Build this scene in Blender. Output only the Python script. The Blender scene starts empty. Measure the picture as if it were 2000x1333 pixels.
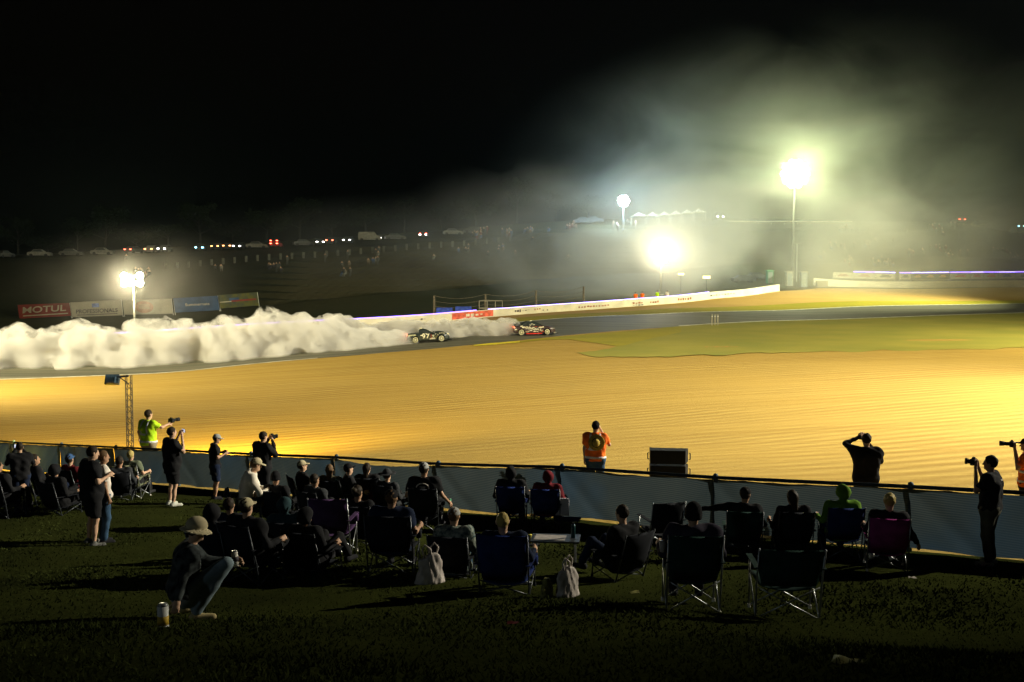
import bpy, bmesh, math, random
import numpy as np
from mathutils import Vector, Matrix
random.seed(7); rng = np.random.default_rng(7)
SC = bpy.context.scene
SMOKE = True
COL = SC.collection
R = math.radians
# ------------------------------------------------------------------ camera
F = 1944.0; W0, H0 = 2000, 1333; HOR = 550.0
CAMZ = 6.3
PITCH = math.atan((H0/2-HOR)/F)
cd = bpy.data.cameras.new('camera'); cam = bpy.data.objects.new('camera', cd); COL.objects.link(cam)
cd.sensor_width = 36; cd.lens = 36*F/W0; cd.clip_end = 3000; cd.clip_start = .05
cam.location = (0, 0, CAMZ); cam.rotation_euler = (math.pi/2-PITCH, 0, 0)
SC.camera = cam
# ------------------------------------------------------------------ world: night sky
wd = bpy.data.worlds.new('World'); SC.world = wd; wd.use_nodes = True
nt = wd.node_tree
sky = nt.nodes.new('ShaderNodeTexSky'); sky.sky_type = 'NISHITA'; sky.sun_disc = False
sky.sun_elevation = R(-4); sky.sun_rotation = R(160)
bg = nt.nodes['Background']; nt.links.new(sky.outputs[0], bg.inputs[0]); bg.inputs[1].default_value = 0.05
vs = SC.view_settings
vs.view_transform = 'Standard'; vs.look = 'None'; vs.exposure = 0.0; vs.gamma = 1.0; vs.use_curve_mapping = False
cy = SC.cycles
cy.volume_bounces = 2; cy.max_bounces = 6; cy.diffuse_bounces = 2; cy.glossy_bounces = 2
cy.transmission_bounces = 4; cy.transparent_max_bounces = 12
cy.use_denoising = True; cy.sample_clamp_indirect = 4.0; cy.sample_clamp_direct = 0
cy.volume_step_rate = 1.0; cy.volume_max_steps = 256
# ------------------------------------------------------------------ helpers
def ray(px, py):
    u = (px-W0/2)/F; v = -(py-H0/2)/F
    f = Vector((0, math.cos(PITCH), -math.sin(PITCH))); up = Vector((0, math.sin(PITCH), math.cos(PITCH)))
    return f + up*v + Vector((1, 0, 0))*u
def P(px, py, Y):                      # point of the place seen at that pixel, Y metres in front of the camera
    d = ray(px, py); return Vector((0, 0, CAMZ)) + d*(Y/d.y)
def tag(o, label=None, cat=None, group=None, kind=None):
    if label: o['label'] = label
    if cat: o['category'] = cat
    if group: o['group'] = group
    if kind: o['kind'] = kind
    return o
def thing(name, label, cat, loc=(0, 0, 0), rz=0.0, group=None, scale=1.0):
    o = bpy.data.objects.new(name, None); COL.objects.link(o)
    o.location = loc; o.rotation_euler = (0, 0, rz); o.scale = (scale,)*3; o.empty_display_size = .3
    return tag(o, label, cat, group)
MATS = {}
def mat(key, col, rough=.8, var=.25, scale=8.0, metal=0.0, emit=None, estr=0.0, bump=0.0, spec=None, trans=0.0, col2=None, detail=4):
    if key in MATS: return MATS[key]
    m = bpy.data.materials.new(key); m.use_nodes = True; n = m.node_tree; b = n.nodes['Principled BSDF']
    MATS[key] = m
    c = tuple(col)+(1,)
    b.inputs['Roughness'].default_value = rough; b.inputs['Metallic'].default_value = metal
    b.inputs['Specular IOR Level'].default_value = .15 if metal < .2 else .5
    if spec is not None: b.inputs['Specular IOR Level'].default_value = spec
    tc = n.nodes.new('ShaderNodeTexCoord')
    nz = n.nodes.new('ShaderNodeTexNoise'); nz.inputs['Scale'].default_value = scale; nz.inputs['Detail'].default_value = detail
    n.links.new(tc.outputs['Object'], nz.inputs['Vector'])
    mx = n.nodes.new('ShaderNodeMix'); mx.data_type = 'RGBA'
    lo = tuple(max(0, x*(1-var)) for x in col)+(1,); hi = (tuple(col2)+(1,)) if col2 else tuple(min(1, x*(1+var)) for x in col)+(1,)
    mx.inputs[6].default_value = lo; mx.inputs[7].default_value = hi
    mr = n.nodes.new('ShaderNodeMapRange'); mr.inputs[1].default_value = .35; mr.inputs[2].default_value = .65
    n.links.new(nz.outputs['Fac'], mr.inputs[0]); n.links.new(mr.outputs[0], mx.inputs[0])
    n.links.new(mx.outputs[2], b.inputs['Base Color'])
    if bump:
        bp = n.nodes.new('ShaderNodeBump'); bp.inputs['Strength'].default_value = bump; bp.inputs['Distance'].default_value = .02
        n.links.new(nz.outputs['Fac'], bp.inputs['Height']); n.links.new(bp.outputs[0], b.inputs['Normal'])
    if emit:
        b.inputs['Emission Color'].default_value = tuple(emit)+(1,); b.inputs['Emission Strength'].default_value = estr
    return m
def link_mesh(name, verts, faces, m=None, parent=None, smooth=False):
    me = bpy.data.meshes.new(name); me.from_pydata([tuple(v) for v in verts], [], [tuple(f) for f in faces]); me.update()
    if smooth: me.shade_smooth()
    o = bpy.data.objects.new(name, me); COL.objects.link(o)
    if m: me.materials.append(m)
    if parent: o.parent = parent
    return o
class MB:
    """collects simple solids into one mesh"""
    def __init__(s): s.v = []; s.f = []
    def add(s, V, Fc):
        b = len(s.v); s.v += [tuple(x) for x in V]; s.f += [tuple(i+b for i in f) for f in Fc]; return s
    def box(s, c, size, rot=None, top=1.0):
        V = []
        for z in (-.5, .5):
            k = top if z > 0 else 1.0
            for x, y in ((-.5, -.5), (.5, -.5), (.5, .5), (-.5, .5)):
                p = Vector((x*size[0]*k, y*size[1]*k, z*size[2]))
                if rot is not None: p = rot @ p
                V.append(p+Vector(c))
        return s.add(V, [(3, 2, 1, 0), (4, 5, 6, 7), (0, 1, 5, 4), (1, 2, 6, 5), (2, 3, 7, 6), (3, 0, 4, 7)])
    def tube(s, pts, r, n=8, r2=None):
        pts = [Vector(p) for p in pts]; V = []; m = len(pts)
        for i, p in enumerate(pts):
            t = (pts[min(i+1, m-1)]-pts[max(i-1, 0)]).normalized()
            a = t.orthogonal().normalized() if i == 0 else (a - t*a.dot(t)).normalized()
            b = t.cross(a); rr = r if r2 is None else r+(r2-r)*i/(m-1)
            for k in range(n):
                th = 2*math.pi*k/n; V.append(p+(a*math.cos(th)+b*math.sin(th))*rr)
        Fc = [(i*n+k, i*n+(k+1) % n, (i+1)*n+(k+1) % n, (i+1)*n+k) for i in range(m-1) for k in range(n)]
        Fc += [tuple(range(n-1, -1, -1)), tuple(range((m-1)*n, m*n))]
        return s.add(V, Fc)
    def disc(s, c, axis, r, h, n=20, r2=None):
        ax = Vector(axis).normalized(); c = Vector(c)
        return s.tube([c-ax*h/2, c+ax*h/2], r, n, r2)
    def quad(s, a, b, c, d): return s.add([a, b, c, d], [(0, 1, 2, 3)])
    def ball(s, c, r, n=10, sc=(1, 1, 1)):
        V = []; Fc = []
        for i in range(n+1):
            ph = math.pi*i/n
            for k in range(2*n):
                th = math.pi*k/n
                V.append((c[0]+r*sc[0]*math.sin(ph)*math.cos(th), c[1]+r*sc[1]*math.sin(ph)*math.sin(th), c[2]+r*sc[2]*math.cos(ph)))
        for i in range(n):
            for k in range(2*n):
                Fc.append((i*2*n+k, (i+1)*2*n+k, (i+1)*2*n+(k+1) % (2*n), i*2*n+(k+1) % (2*n)))
        return s.add(V, Fc)
    def build(s, name, m=None, parent=None, smooth=False): return link_mesh(name, s.v, s.f, m, parent, smooth)
def text_part(txt, size, m, parent, loc, rot=(math.pi/2, 0, 0), name='lettering', depth=.01, wide=1.0, align='CENTER'):
    cu = bpy.data.curves.new(name, 'FONT'); cu.body = txt; cu.size = size; cu.extrude = depth; cu.align_x = align; cu.align_y = 'CENTER'
    cu.offset = size*.018
    t = bpy.data.objects.new('tmp', cu); COL.objects.link(t)
    dg = bpy.context.evaluated_depsgraph_get(); me = bpy.data.meshes.new_from_object(t.evaluated_get(dg))
    bpy.data.objects.remove(t); bpy.data.curves.remove(cu)
    me.name = name; me.materials.clear(); me.materials.append(m)
    o = bpy.data.objects.new(name, me); COL.objects.link(o); o.parent = parent; o.location = loc; o.rotation_euler = rot; o.scale = (wide, 1, 1)
    return o
def copy_tree(o, parent=None):
    c = o.copy(); COL.objects.link(c)
    if parent: c.parent = parent
    for ch in list(o.children): copy_tree(ch, c)
    return c
# ---- signed distance fields -> mesh (naive surface nets)
def seg(p, a, b, ra, rb=None):
    a = np.asarray(a, float); b = np.asarray(b, float); rb = ra if rb is None else rb
    ab = b-a; t = np.clip(((p-a)@ab)/max(ab@ab, 1e-9), 0, 1)
    return np.linalg.norm(p-a-t[..., None]*ab, axis=-1)-(ra+(rb-ra)*t)
def ell(p, c, r):
    q = p-np.asarray(c, float); r = np.asarray(r, float)
    k0 = np.linalg.norm(q/r, axis=-1); k1 = np.linalg.norm(q/(r*r), axis=-1)+1e-9
    return k0*(k0-1)/k1
def smin(a, b, k=.05):
    h = np.maximum(k-np.abs(a-b), 0)/k; return np.minimum(a, b)-h*h*k*.25
def surfnet(f, lo, hi, h):
    lo = np.asarray(lo, float); n = np.maximum(3, np.ceil((np.asarray(hi, float)-lo)/h).astype(int)+1)
    ax = [lo[i]+h*np.arange(n[i]) for i in range(3)]
    G = np.stack(np.meshgrid(*ax, indexing='ij'), -1); D = f(G.reshape(-1, 3)).reshape(n)
    S = D < 0; nx, ny, nz = n
    acc = np.zeros((nx-1, ny-1, nz-1, 3)); cnt = np.zeros((nx-1, ny-1, nz-1))
    I = np.stack(np.meshgrid(*[np.arange(k-1) for k in n], indexing='ij'), -1).astype(float)
    for axis in range(3):
        o1, o2 = [a for a in range(3) if a != axis]
        for da in (0, 1):
            for db in (0, 1):
                off = [0, 0, 0]; off[o1] = da; off[o2] = db
                sl0 = tuple(slice(off[i], off[i]+n[i]-1) for i in range(3)); off2 = off[:]; off2[axis] += 1
                sl1 = tuple(slice(off2[i], off2[i]+n[i]-1) for i in range(3))
                d0 = D[sl0]; d1 = D[sl1]; cr = S[sl0] != S[sl1]
                t = np.where(cr, d0/np.where(cr, d0-d1, 1), 0)
                pt = I+np.array(off); pt[..., axis] += t
                acc += pt*cr[..., None]; cnt += cr
    act = cnt > 0; idx = -np.ones(act.shape, int); idx[act] = np.arange(act.sum())
    V = acc[act]/cnt[act][:, None]*h+lo; Fs = []
    for axis in range(3):
        o1, o2 = (axis+1) % 3, (axis+2) % 3
        s0 = [slice(1, n[i]-1) for i in range(3)]; s0[axis] = slice(0, n[axis]-1); s1 = s0[:]; s1[axis] = slice(1, n[axis])
        a = S[tuple(s0)]; b = S[tuple(s1)]; cr = np.argwhere(a != b)
        if not len(cr): continue
        flip = a[tuple(cr.T)]; base = cr.copy(); base[:, o1] += 1; base[:, o2] += 1
        def g(d1, d2):
            q = base.copy(); q[:, o1] -= d1; q[:, o2] -= d2; return idx[tuple(q.T)]
        q = np.stack([g(1, 1), g(0, 1), g(0, 0), g(1, 0)], -1); q[~flip] = q[~flip][:, ::-1]; Fs.append(q)
    return V, (np.concatenate(Fs) if Fs else np.zeros((0, 4), int))
def np_mesh(name, V, Fc, m=None, parent=None, smooth=True):
    me = bpy.data.meshes.new(name); me.from_pydata(V.tolist(), [], Fc.tolist()); me.update()
    if smooth: me.shade_smooth()
    o = bpy.data.objects.new(name, me); COL.objects.link(o)
    if m: me.materials.append(m)
    if parent: o.parent = parent
    return o
# ------------------------------------------------------------------ floodlights of the circuit (positions, colours, powers in watts)
# px, py, Y of the lamp head, power, colour, light kind
WARM = (1.0, .89, .56); PALE = (1.0, .91, .56); AMBER = (1.0, .70, .10); GREENISH = (.93, 1.0, .58); BLUISH = (.48, .72, 1.0)
def spot(name, loc, target, power, col, ang=100, blend=.6, rad=.4):
    l = bpy.data.lights.new(name, 'SPOT'); l.energy = power; l.color = col; l.spot_size = R(ang); l.spot_blend = blend; l.shadow_soft_size = rad
    o = bpy.data.objects.new(name, l); COL.objects.link(o); o.location = loc
    d = Vector(target)-Vector(loc); o.rotation_euler = d.to_track_quat('-Z', 'Y').to_euler()
    return o
def glow(name, loc, power, col, rad=.5):
    l = bpy.data.lights.new(name, 'POINT'); l.energy = power; l.color = col; l.shadow_soft_size = rad
    o = bpy.data.objects.new(name, l); COL.objects.link(o); o.location = loc; return o
LAMPS = dict(A=P(258, 547, 124), B=P(1218, 393, 214), C=P(1292, 497, 168), D=P(1553, 340, 198))
glow('flood_light', LAMPS['A']+Vector((0, -1.2, 0)), 30000, WARM, .8)
glow('flood_light', LAMPS['B']+Vector((0, -1.2, 0)), 40000, BLUISH, .8)
glow('flood_light', LAMPS['C']+Vector((0, -1.5, 0)), 6500, WARM, 1.0)
glow('flood_light', LAMPS['D']+Vector((0, -1.8, 0)), 21000, GREENISH, 1.4)
# masts on our own side of the track, outside the frame or turned away from us
LAMPS['E'] = Vector((-58, 66, 17)); LAMPS['G'] = Vector((76, 70, 27)); LAMPS['H'] = Vector((46, 32, 24)); LAMPS['F'] = None
LAMPS['J'] = Vector((92, 135, 30)); LAMPS['K'] = Vector((-27, -12, 11))
spot('flood_light', LAMPS['E']+Vector((.7, 1.2, -.5)), (-26, 92, -3), 155000, WARM, 112, 1.0)
spot('flood_light', LAMPS['G']+Vector((-.7, 1.2, -.5)), (20, 100, -3), 310000, PALE, 124, 1.0)
spot('flood_light', LAMPS['H']+Vector((-.7, 1.1, -.5)), (-2, 52, -6), 330000, (1.0, .94, .76), 106, .9, .25)
spot('flood_light', LAMPS['J']+Vector((-1.2, .8, -.5)), (18, 192, 9), 480000, (.97, 1.0, .66), 84, .9)
spot('flood_light', LAMPS['K']+Vector((.8, 1.0, -.4)), (3, 12, 3), 1200, (.66, .86, 1.0), 110, .8, .5)  # unseen mast added for the weak cool light on the crowd
# ------------------------------------------------------------------ shape of the land
def curve(pts):
    px = np.array([p[0] for p in pts], float); py = np.array([p[1] for p in pts], float); iy = 1/np.array([p[2] for p in pts], float)
    def f(x):
        x = np.asarray(x, float); return np.interp(x, px, py), 1/np.interp(x, px, iy)
    return f
fy = lambda x: 1/(.027+1.875e-5*x)
ftop = lambda x: 862+.0465*x
FEN = [(-600, 862-28+1.12*F/46, 46)]+[(x, ftop(x)+1.12*F/fy(x), fy(x)) for x in (0, 250, 500, 750, 1000, 1250, 1500, 1750, 2000)]+[(2700, ftop(2700)+1.12*F/fy(2700), fy(2700))]
NEAR = [(-600, 746, 84), (0, 742, 87), (335, 728, 90), (500, 711, 91), (700, 694, 92), (840, 682, 94), (1000, 667, 97), (1100, 656, 102), (1300, 640, 112), (1500, 628, 125), (2000, 612, 140), (2700, 600, 150)]
FAR = [(-600, 704, 102), (0, 697, 105), (500, 668, 109), (840, 648, 113), (1000, 631, 117), (1100, 622, 122), (1300, 613, 132), (1500, 607, 143), (2000, 593, 158), (2700, 585, 168)]
VER = [(-600, 700, 105), (0, 693, 109), (500, 660, 114), (840, 640, 119), (1000, 622, 124), (1100, 614, 129), (1300, 603, 139), (1500, 596, 150), (2000, 587, 166), (2700, 580, 176)]
WAL = [(-600, 694, 110), (0, 688, 116), (500, 652, 122), (840, 631, 127), (1000, 616, 132), (1250, 598, 145), (1400, 583, 155), (1520, 569, 165), (1600, 563, 182), (1700, 564, 188), (2000, 561.5, 192), (2700, 557, 196)]
FOOT = [(-600, 668, 130), (0, 655, 132), (500, 638, 138), (840, 606, 150), (1000, 594, 158), (1300, 573, 175), (1600, 549, 200), (2000, 540, 208), (2700, 540, 210)]
MID = [(-600, 625, 146), (80, 624, 150), (300, 615, 152), (500, 602, 155), (900, 565, 170), (1300, 535, 192), (1600, 518, 212), (2000, 510, 218), (2700, 510, 220)]
RID = [(-600, 525, 190), (0, 508, 190), (300, 499, 192), (500, 492, 195), (700, 480, 200), (850, 469, 205), (1050, 448, 212), (1200, 439, 218), (1400, 436, 225), (1600, 441, 230), (1900, 441, 232), (2700, 445, 235)]
CTRL = []
for c in (FEN, NEAR, FAR, VER, WAL, FOOT, MID, RID): CTRL += [P(*p) for p in c]
for p in [(1640, 561, 187.5), (1780, 563.5, 190.5), (1860, 562.5, 191), (1930, 561.5, 191.5), (1640, 550, 196.5), (1760, 552, 198.5), (1860, 551, 199.3), (1930, 550.5, 199.8)]: CTRL.append(P(*p))
for p in RID: q = P(*p); CTRL.append(Vector((q.x*1.5, 330, q.z-1)))
for p in [(0, 1333, 5.6), (1000, 1333, 5.6), (2000, 1333, 5.6), (380, 1210, 10.2), (1340, 1190, 11.3), (1600, 1218, 10.6), (185, 1068, 17.3), (1730, 1108, 14.9), (340, 990, 21.6), (1000, 1150, 12.6), (660, 1075, 16), (800, 1140, 13.2), (1163, 977, 22.3), (60, 985, 22.5)]: CTRL.append(P(*p))
for x, y, z in [(-20, 0, -1.8), (0, 0, -1.6), (20, 0, -1.5), (-35, -14, -1.2), (0, -14, -1.1), (35, -14, -1.1), (-30, 12, -3.7), (16, 8, -3)]: CTRL.append(Vector((x, y, CAMZ+z)))
CT = np.array([tuple(c) for c in CTRL])
def _phi(A, B): return np.sqrt(((A[:, None, :]-B[None, :, :])**2).sum(-1)+4.0)
_n = len(CT); _A = np.zeros((_n+3, _n+3)); _A[:_n, :_n] = _phi(CT[:, :2], CT[:, :2]); _A[:_n, :_n] += np.eye(_n)*-.02
_A[:_n, _n] = 1; _A[:_n, _n+1:] = CT[:, :2]; _A[_n, :_n] = 1; _A[_n+1:, :_n] = CT[:, :2].T
_w = np.linalg.solve(_A, np.concatenate([CT[:, 2], np.zeros(3)]))
def gz_many(XY):
    XY = np.asarray(XY, float).reshape(-1, 2)
    return _phi(XY, CT[:, :2])@_w[:_n]+_w[_n]+XY@_w[_n+1:]
def gz(x, y): return float(gz_many([(x, y)])[0])
def on_ground(px, py, lo=3.0, hi=235.0):
    """where the sight line through that pixel meets the land"""
    Y = np.geomspace(lo, hi, 900); d = ray(px, py); X = d.x/d.y*Y; Z = CAMZ+d.z/d.y*Y
    g = gz_many(np.stack([X, Y], -1)); k = np.argmax(Z < g)
    if not (Z < g).any(): k = len(Y)-1
    return Vector((X[k], Y[k], g[k]))
def at_depth(px, Y):
    x = (px-1000)/F*Y/math.cos(PITCH)*1.0
    d = ray(px, 900); x = d.x/d.y*Y
    return Vector((x, Y, gz(x, Y)))
COLS = np.unique(np.concatenate([np.linspace(-600, 2700, 166)]))
def xy_curve(pts, cols=COLS):
    py, Y = curve(pts)(cols); out = []
    for a, b, c in zip(cols, py, Y): q = P(a, b, c); out.append((q.x, q.y))
    return np.array(out)
def loft(name, A, B, rows, m, ease=1.0, extra=None, dz=0.0, kind='structure', smooth=True):
    V = []; n = len(A)
    for i in range(rows+1):
        t = (i/rows)**ease; V.append(A*(1-t)+B*t)
    V = np.concatenate(V); Z = gz_many(V)+dz
    if extra is not None: Z = Z+extra(V, np.repeat(np.arange(rows+1)/rows, n))
    V3 = np.column_stack([V, Z]); Fc = []
    i, j = np.meshgrid(np.arange(rows), np.arange(n-1), indexing='ij'); i = i.ravel(); j = j.ravel()
    Fc = np.stack([i*n+j, i*n+j+1, (i+1)*n+j+1, (i+1)*n+j], -1)
    o = np_mesh(name, V3, Fc, m, None, smooth)
    if kind: o['kind'] = kind
    return o
# ---- materials of the ground
def ground_mat(key, c1, c2, c3, sc1, sc2, bump, rough=.95, stripe=None, dist=.05, rake=None):
    m = bpy.data.materials.new(key); m.use_nodes = True; n = m.node_tree; L = n.links.new; b = n.nodes['Principled BSDF']
    b.inputs['Roughness'].default_value = rough; b.inputs['Specular IOR Level'].default_value = .06
    tc = n.nodes.new('ShaderNodeNewGeometry')
    n1 = n.nodes.new('ShaderNodeTexNoise'); n1.inputs['Scale'].default_value = sc1; n1.inputs['Detail'].default_value = 6; L(tc.outputs['Position'], n1.inputs['Vector'])
    n2 = n.nodes.new('ShaderNodeTexNoise'); n2.inputs['Scale'].default_value = sc2; n2.inputs['Detail'].default_value = 5; n2.inputs['Roughness'].default_value = .7; L(tc.outputs['Position'], n2.inputs['Vector'])
    r1 = n.nodes.new('ShaderNodeMapRange'); r1.inputs[1].default_value = .35; r1.inputs[2].default_value = .65; L(n1.outputs[0], r1.inputs[0])
    r2 = n.nodes.new('ShaderNodeMapRange'); r2.inputs[1].default_value = .3; r2.inputs[2].default_value = .7; L(n2.outputs[0], r2.inputs[0])
    mx = n.nodes.new('ShaderNodeMix'); mx.data_type = 'RGBA'; mx.inputs[6].default_value = c1+(1,); mx.inputs[7].default_value = c2+(1,); L(r1.outputs[0], mx.inputs[0])
    mx2 = n.nodes.new('ShaderNodeMix'); mx2.data_type = 'RGBA'; mx2.inputs[7].default_value = c3+(1,); L(mx.outputs[2], mx2.inputs[6])
    fm = n.nodes.new('ShaderNodeMath'); fm.operation = 'MULTIPLY'; fm.inputs[1].default_value = .6; L(r2.outputs[0], fm.inputs[0]); L(fm.outputs[0], mx2.inputs[0])
    col = mx2.outputs[2]; h = n2.outputs[0]
    if stripe:
        ang, wl, amt, cs = stripe
        mp = n.nodes.new('ShaderNodeMapping'); mp.inputs['Rotation'].default_value = (0, 0, ang); mp.inputs['Scale'].default_value = (.035, 1/wl, .0); L(tc.outputs['Position'], mp.inputs['Vector'])
        n3 = n.nodes.new('ShaderNodeTexNoise'); n3.inputs['Scale'].default_value = 1.0; n3.inputs['Detail'].default_value = 3.5; n3.inputs['Roughness'].default_value = .65; L(mp.outputs[0], n3.inputs['Vector'])
        r3 = n.nodes.new('ShaderNodeMapRange'); r3.inputs[1].default_value = .38; r3.inputs[2].default_value = .62; L(n3.outputs[0], r3.inputs[0])
        mx3 = n.nodes.new('ShaderNodeMix'); mx3.data_type = 'RGBA'; mx3.inputs[7].default_value = cs+(1,); L(col, mx3.inputs[6])
        f3 = n.nodes.new('ShaderNodeMath'); f3.operation = 'MULTIPLY'; f3.inputs[1].default_value = amt; L(r3.outputs[0], f3.inputs[0]); L(f3.outputs[0], mx3.inputs[0]); col = mx3.outputs[2]
        ad = n.nodes.new('ShaderNodeMath'); ad.operation = 'MULTIPLY_ADD'; ad.inputs[1].default_value = 2.2; L(n3.outputs[0], ad.inputs[0]); L(n2.outputs[0], ad.inputs[2]); h = ad.outputs[0]
    if rake:
        ra, per, am, rc = rake
        m2 = n.nodes.new('ShaderNodeMapping'); m2.inputs['Rotation'].default_value = (0, 0, ra); L(tc.outputs['Position'], m2.inputs['Vector'])
        wv = n.nodes.new('ShaderNodeTexWave'); wv.bands_direction = 'Y'; wv.inputs['Scale'].default_value = .314/per; wv.inputs['Distortion'].default_value = 1.8; wv.inputs['Detail'].default_value = 2; wv.inputs['Detail Scale'].default_value = .25; L(m2.outputs[0], wv.inputs['Vector'])
        mk = n.nodes.new('ShaderNodeMath'); mk.operation = 'MULTIPLY'; L(wv.outputs['Fac'], mk.inputs[0]); L(r1.outputs[0], mk.inputs[1])
        mk2 = n.nodes.new('ShaderNodeMath'); mk2.operation = 'MULTIPLY_ADD'; mk2.inputs[1].default_value = am; mk2.inputs[2].default_value = 0; L(mk.outputs[0], mk2.inputs[0])
        mx4 = n.nodes.new('ShaderNodeMix'); mx4.data_type = 'RGBA'; mx4.inputs[7].default_value = rc+(1,); L(col, mx4.inputs[6]); L(mk2.outputs[0], mx4.inputs[0]); col = mx4.outputs[2]
        ad2 = n.nodes.new('ShaderNodeMath'); ad2.operation = 'MULTIPLY_ADD'; ad2.inputs[1].default_value = -1.2; L(mk.outputs[0], ad2.inputs[0]); L(h, ad2.inputs[2]); h = ad2.outputs[0]
    L(col, b.inputs['Base Color'])
    bp = n.nodes.new('ShaderNodeBump'); bp.inputs['Strength'].default_value = bump; bp.inputs['Distance'].default_value = dist
    L(h, bp.inputs['Height']); L(bp.outputs[0], b.inputs['Normal'])
    return m
M_bank = ground_mat('bank_grass', (.010, .014, .004), (.034, .042, .009), (.028, .028, .008), .35, 14, .6)
M_gravel = ground_mat('raked_gravel', (.45, .305, .074), (.52, .37, .10), (.36, .23, .048), .12, 9, .55, stripe=(R(-20), .45, .6, (.28, .17, .035)), dist=.065, rake=(R(-20), 1.0, .6, (.22, .13, .025)))
M_turf = ground_mat('mown_turf', (.21, .22, .04), (.33, .29, .055), (.26, .23, .05), .16, 1.6, .5, stripe=(R(-14), 2.0, .5, (.26, .23, .04)))
M_verge = ground_mat('yellow_turf', (.27, .25, .03), (.34, .29, .03), (.2, .17, .02), .2, 3, .4, stripe=(R(-14), 1.5, .4, (.36, .29, .03)))
M_hill = ground_mat('hill_grass', (.026, .028, .012), (.045, .040, .018), (.020, .024, .009), .05, 1.2, .5)
M_runoff = ground_mat('runoff_sand', (.42, .27, .08), (.48, .32, .10), (.36, .22, .06), .1, 3, .4, stripe=(R(-20), 1.5, .4, (.34, .2, .06)))
def risers(m):
    n = m.node_tree; L = n.links.new; b = n.nodes['Principled BSDF']; g = n.nodes.new('ShaderNodeNewGeometry'); sp = n.nodes.new('ShaderNodeSeparateXYZ'); L(g.outputs['True Normal'], sp.inputs[0])
    mr = n.nodes.new('ShaderNodeMapRange'); mr.inputs[1].default_value = .95; mr.inputs[2].default_value = .7; L(sp.outputs['Z'], mr.inputs[0]); mx = n.nodes.new('ShaderNodeMix'); mx.data_type = 'RGBA'
    mx.inputs[7].default_value = (.045, .04, .024, 1); L(b.inputs['Base Color'].links[0].from_socket, mx.inputs[6]); L(mr.outputs[0], mx.inputs[0]); L(mx.outputs[2], b.inputs['Base Color'])
M_terr = ground_mat('terrace_grass', (.020, .022, .010), (.032, .030, .014), (.016, .019, .008), .05, 1.2, .5); risers(M_terr)
def asphalt():
    m = ground_mat('track_asphalt', (.066, .064, .042), (.090, .084, .054), (.044, .046, .030), .1, 30, .25, rough=.72, stripe=(R(-16), 1.0, .7, (.17, .16, .11)))
    m.node_tree.nodes['Principled BSDF'].inputs['Specular IOR Level'].default_value = .3
    return m
M_asph = asphalt()
t01 = (COLS+600)/3300
back = np.column_stack([-34+60*t01, np.full(len(COLS), -14.0)])
fenXY = xy_curve(FEN); nearXY = xy_curve(NEAR); farXY = xy_curve(FAR); verXY = xy_curve(VER); walXY = xy_curve(WAL); footXY = xy_curve(FOOT); midXY = xy_curve(MID); ridXY = xy_curve(RID)
def lump(V, t):
    return (np.sin(V[:, 0]*1.3+V[:, 1]*.7)*.03+np.sin(V[:, 0]*.5-V[:, 1]*1.1)*.04)*np.sin(np.pi*np.clip(t, 0, 1))
M_bank.node_tree.nodes['Principled BSDF'].inputs['Specular IOR Level'].default_value = .0
loft('grass_bank', back, fenXY, 90, M_bank, extra=lump)
def furrow(V, t):
    return (np.sin(V[:, 0]*.21+V[:, 1]*.33)*.02+np.sin(V[:, 0]*.11-V[:, 1]*.5)*.02)*np.sin(np.pi*t)
loft('gravel_trap', fenXY, nearXY, 120, M_gravel, extra=furrow)
loft('race_track', nearXY, farXY, 24, M_asph)
loft('track_verge', farXY, verXY, 6, M_verge)
loft('runoff_ground', verXY, walXY, 12, M_runoff)
loft('service_ground', walXY, footXY, 10, M_hill)
loft('hill_base', footXY, midXY, 24, M_hill)
def terrace(V, t):                       # cut and filled spectator terraces
    z = gz_many(V); step = 1.1; s = z/step; fr = s-np.floor(s)
    k = np.clip((V[:, 0]+48)/12, 0, 1)
    return (np.floor(s)+np.clip((fr-.72)/.28, 0, 1)-s)*step*k*np.clip(t*12, 0, 1)*np.clip((1-t)*12, 0, 1)
loft('terraced_hill', midXY, ridXY, 260, M_terr, extra=terrace, smooth=False)
topXY = np.column_stack([ridXY[:, 0]*1.5, np.full(len(COLS), 330.)]); loft('hill_plateau', ridXY, topXY, 14, M_hill)
topXY2 = np.column_stack([ridXY[:, 0]*2.2, np.full(len(COLS), 700.)])
# the wide land round it all, lower than everything built on it
g = MB(); g.quad((-900, -300, -7.5), (900, -300, -7.5), (900, 1500, -7.5), (-900, 1500, -7.5)); g.build('surrounding_ground', M_hill)['kind'] = 'structure'
# turf tongue between gravel and track on the right: a sheet a few centimetres proud of the gravel
def sheet(name, nearpts, farpts, cols, rows, m, dz, lab=None):
    A = []; B = []
    ny, nY = curve(NEAR)(cols); n2, _ = curve([(a, b, 10) for a, b in nearpts])(cols); f2, _ = curve([(a, b, 10) for a, b in farpts])(cols)
    for c, a, b in zip(cols, n2, f2):
        qa = on_ground(c, a, 20, 170); qb = on_ground(c, b, 20, 190); A.append((qa.x, qa.y)); B.append((qb.x, qb.y))
    return loft(name, np.array(A), np.array(B), rows, m, dz=dz)
cols = np.concatenate([np.linspace(1128, 1300, 30), np.linspace(1310, 2600, 60)])
lowj = lambda c: 1.2*math.sin(c*.05)+.5*math.sin(c*.13+1)+.8*math.sin(c*.071+2)
lowpts = [(1128, 690.3), (1150, 696), (1180, 698.5), (1230, 699), (1350, 696), (1500, 690), (1700, 687), (2000, 681), (2600, 672)]
tipfar = [(1128, 689.8), (1150, 687.5), (1200, 680), (1207, 673), (1212, 668), (1240, 664), (1300, 641.5), (1500, 629.5), (2000, 613.5), (2600, 603)]
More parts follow.
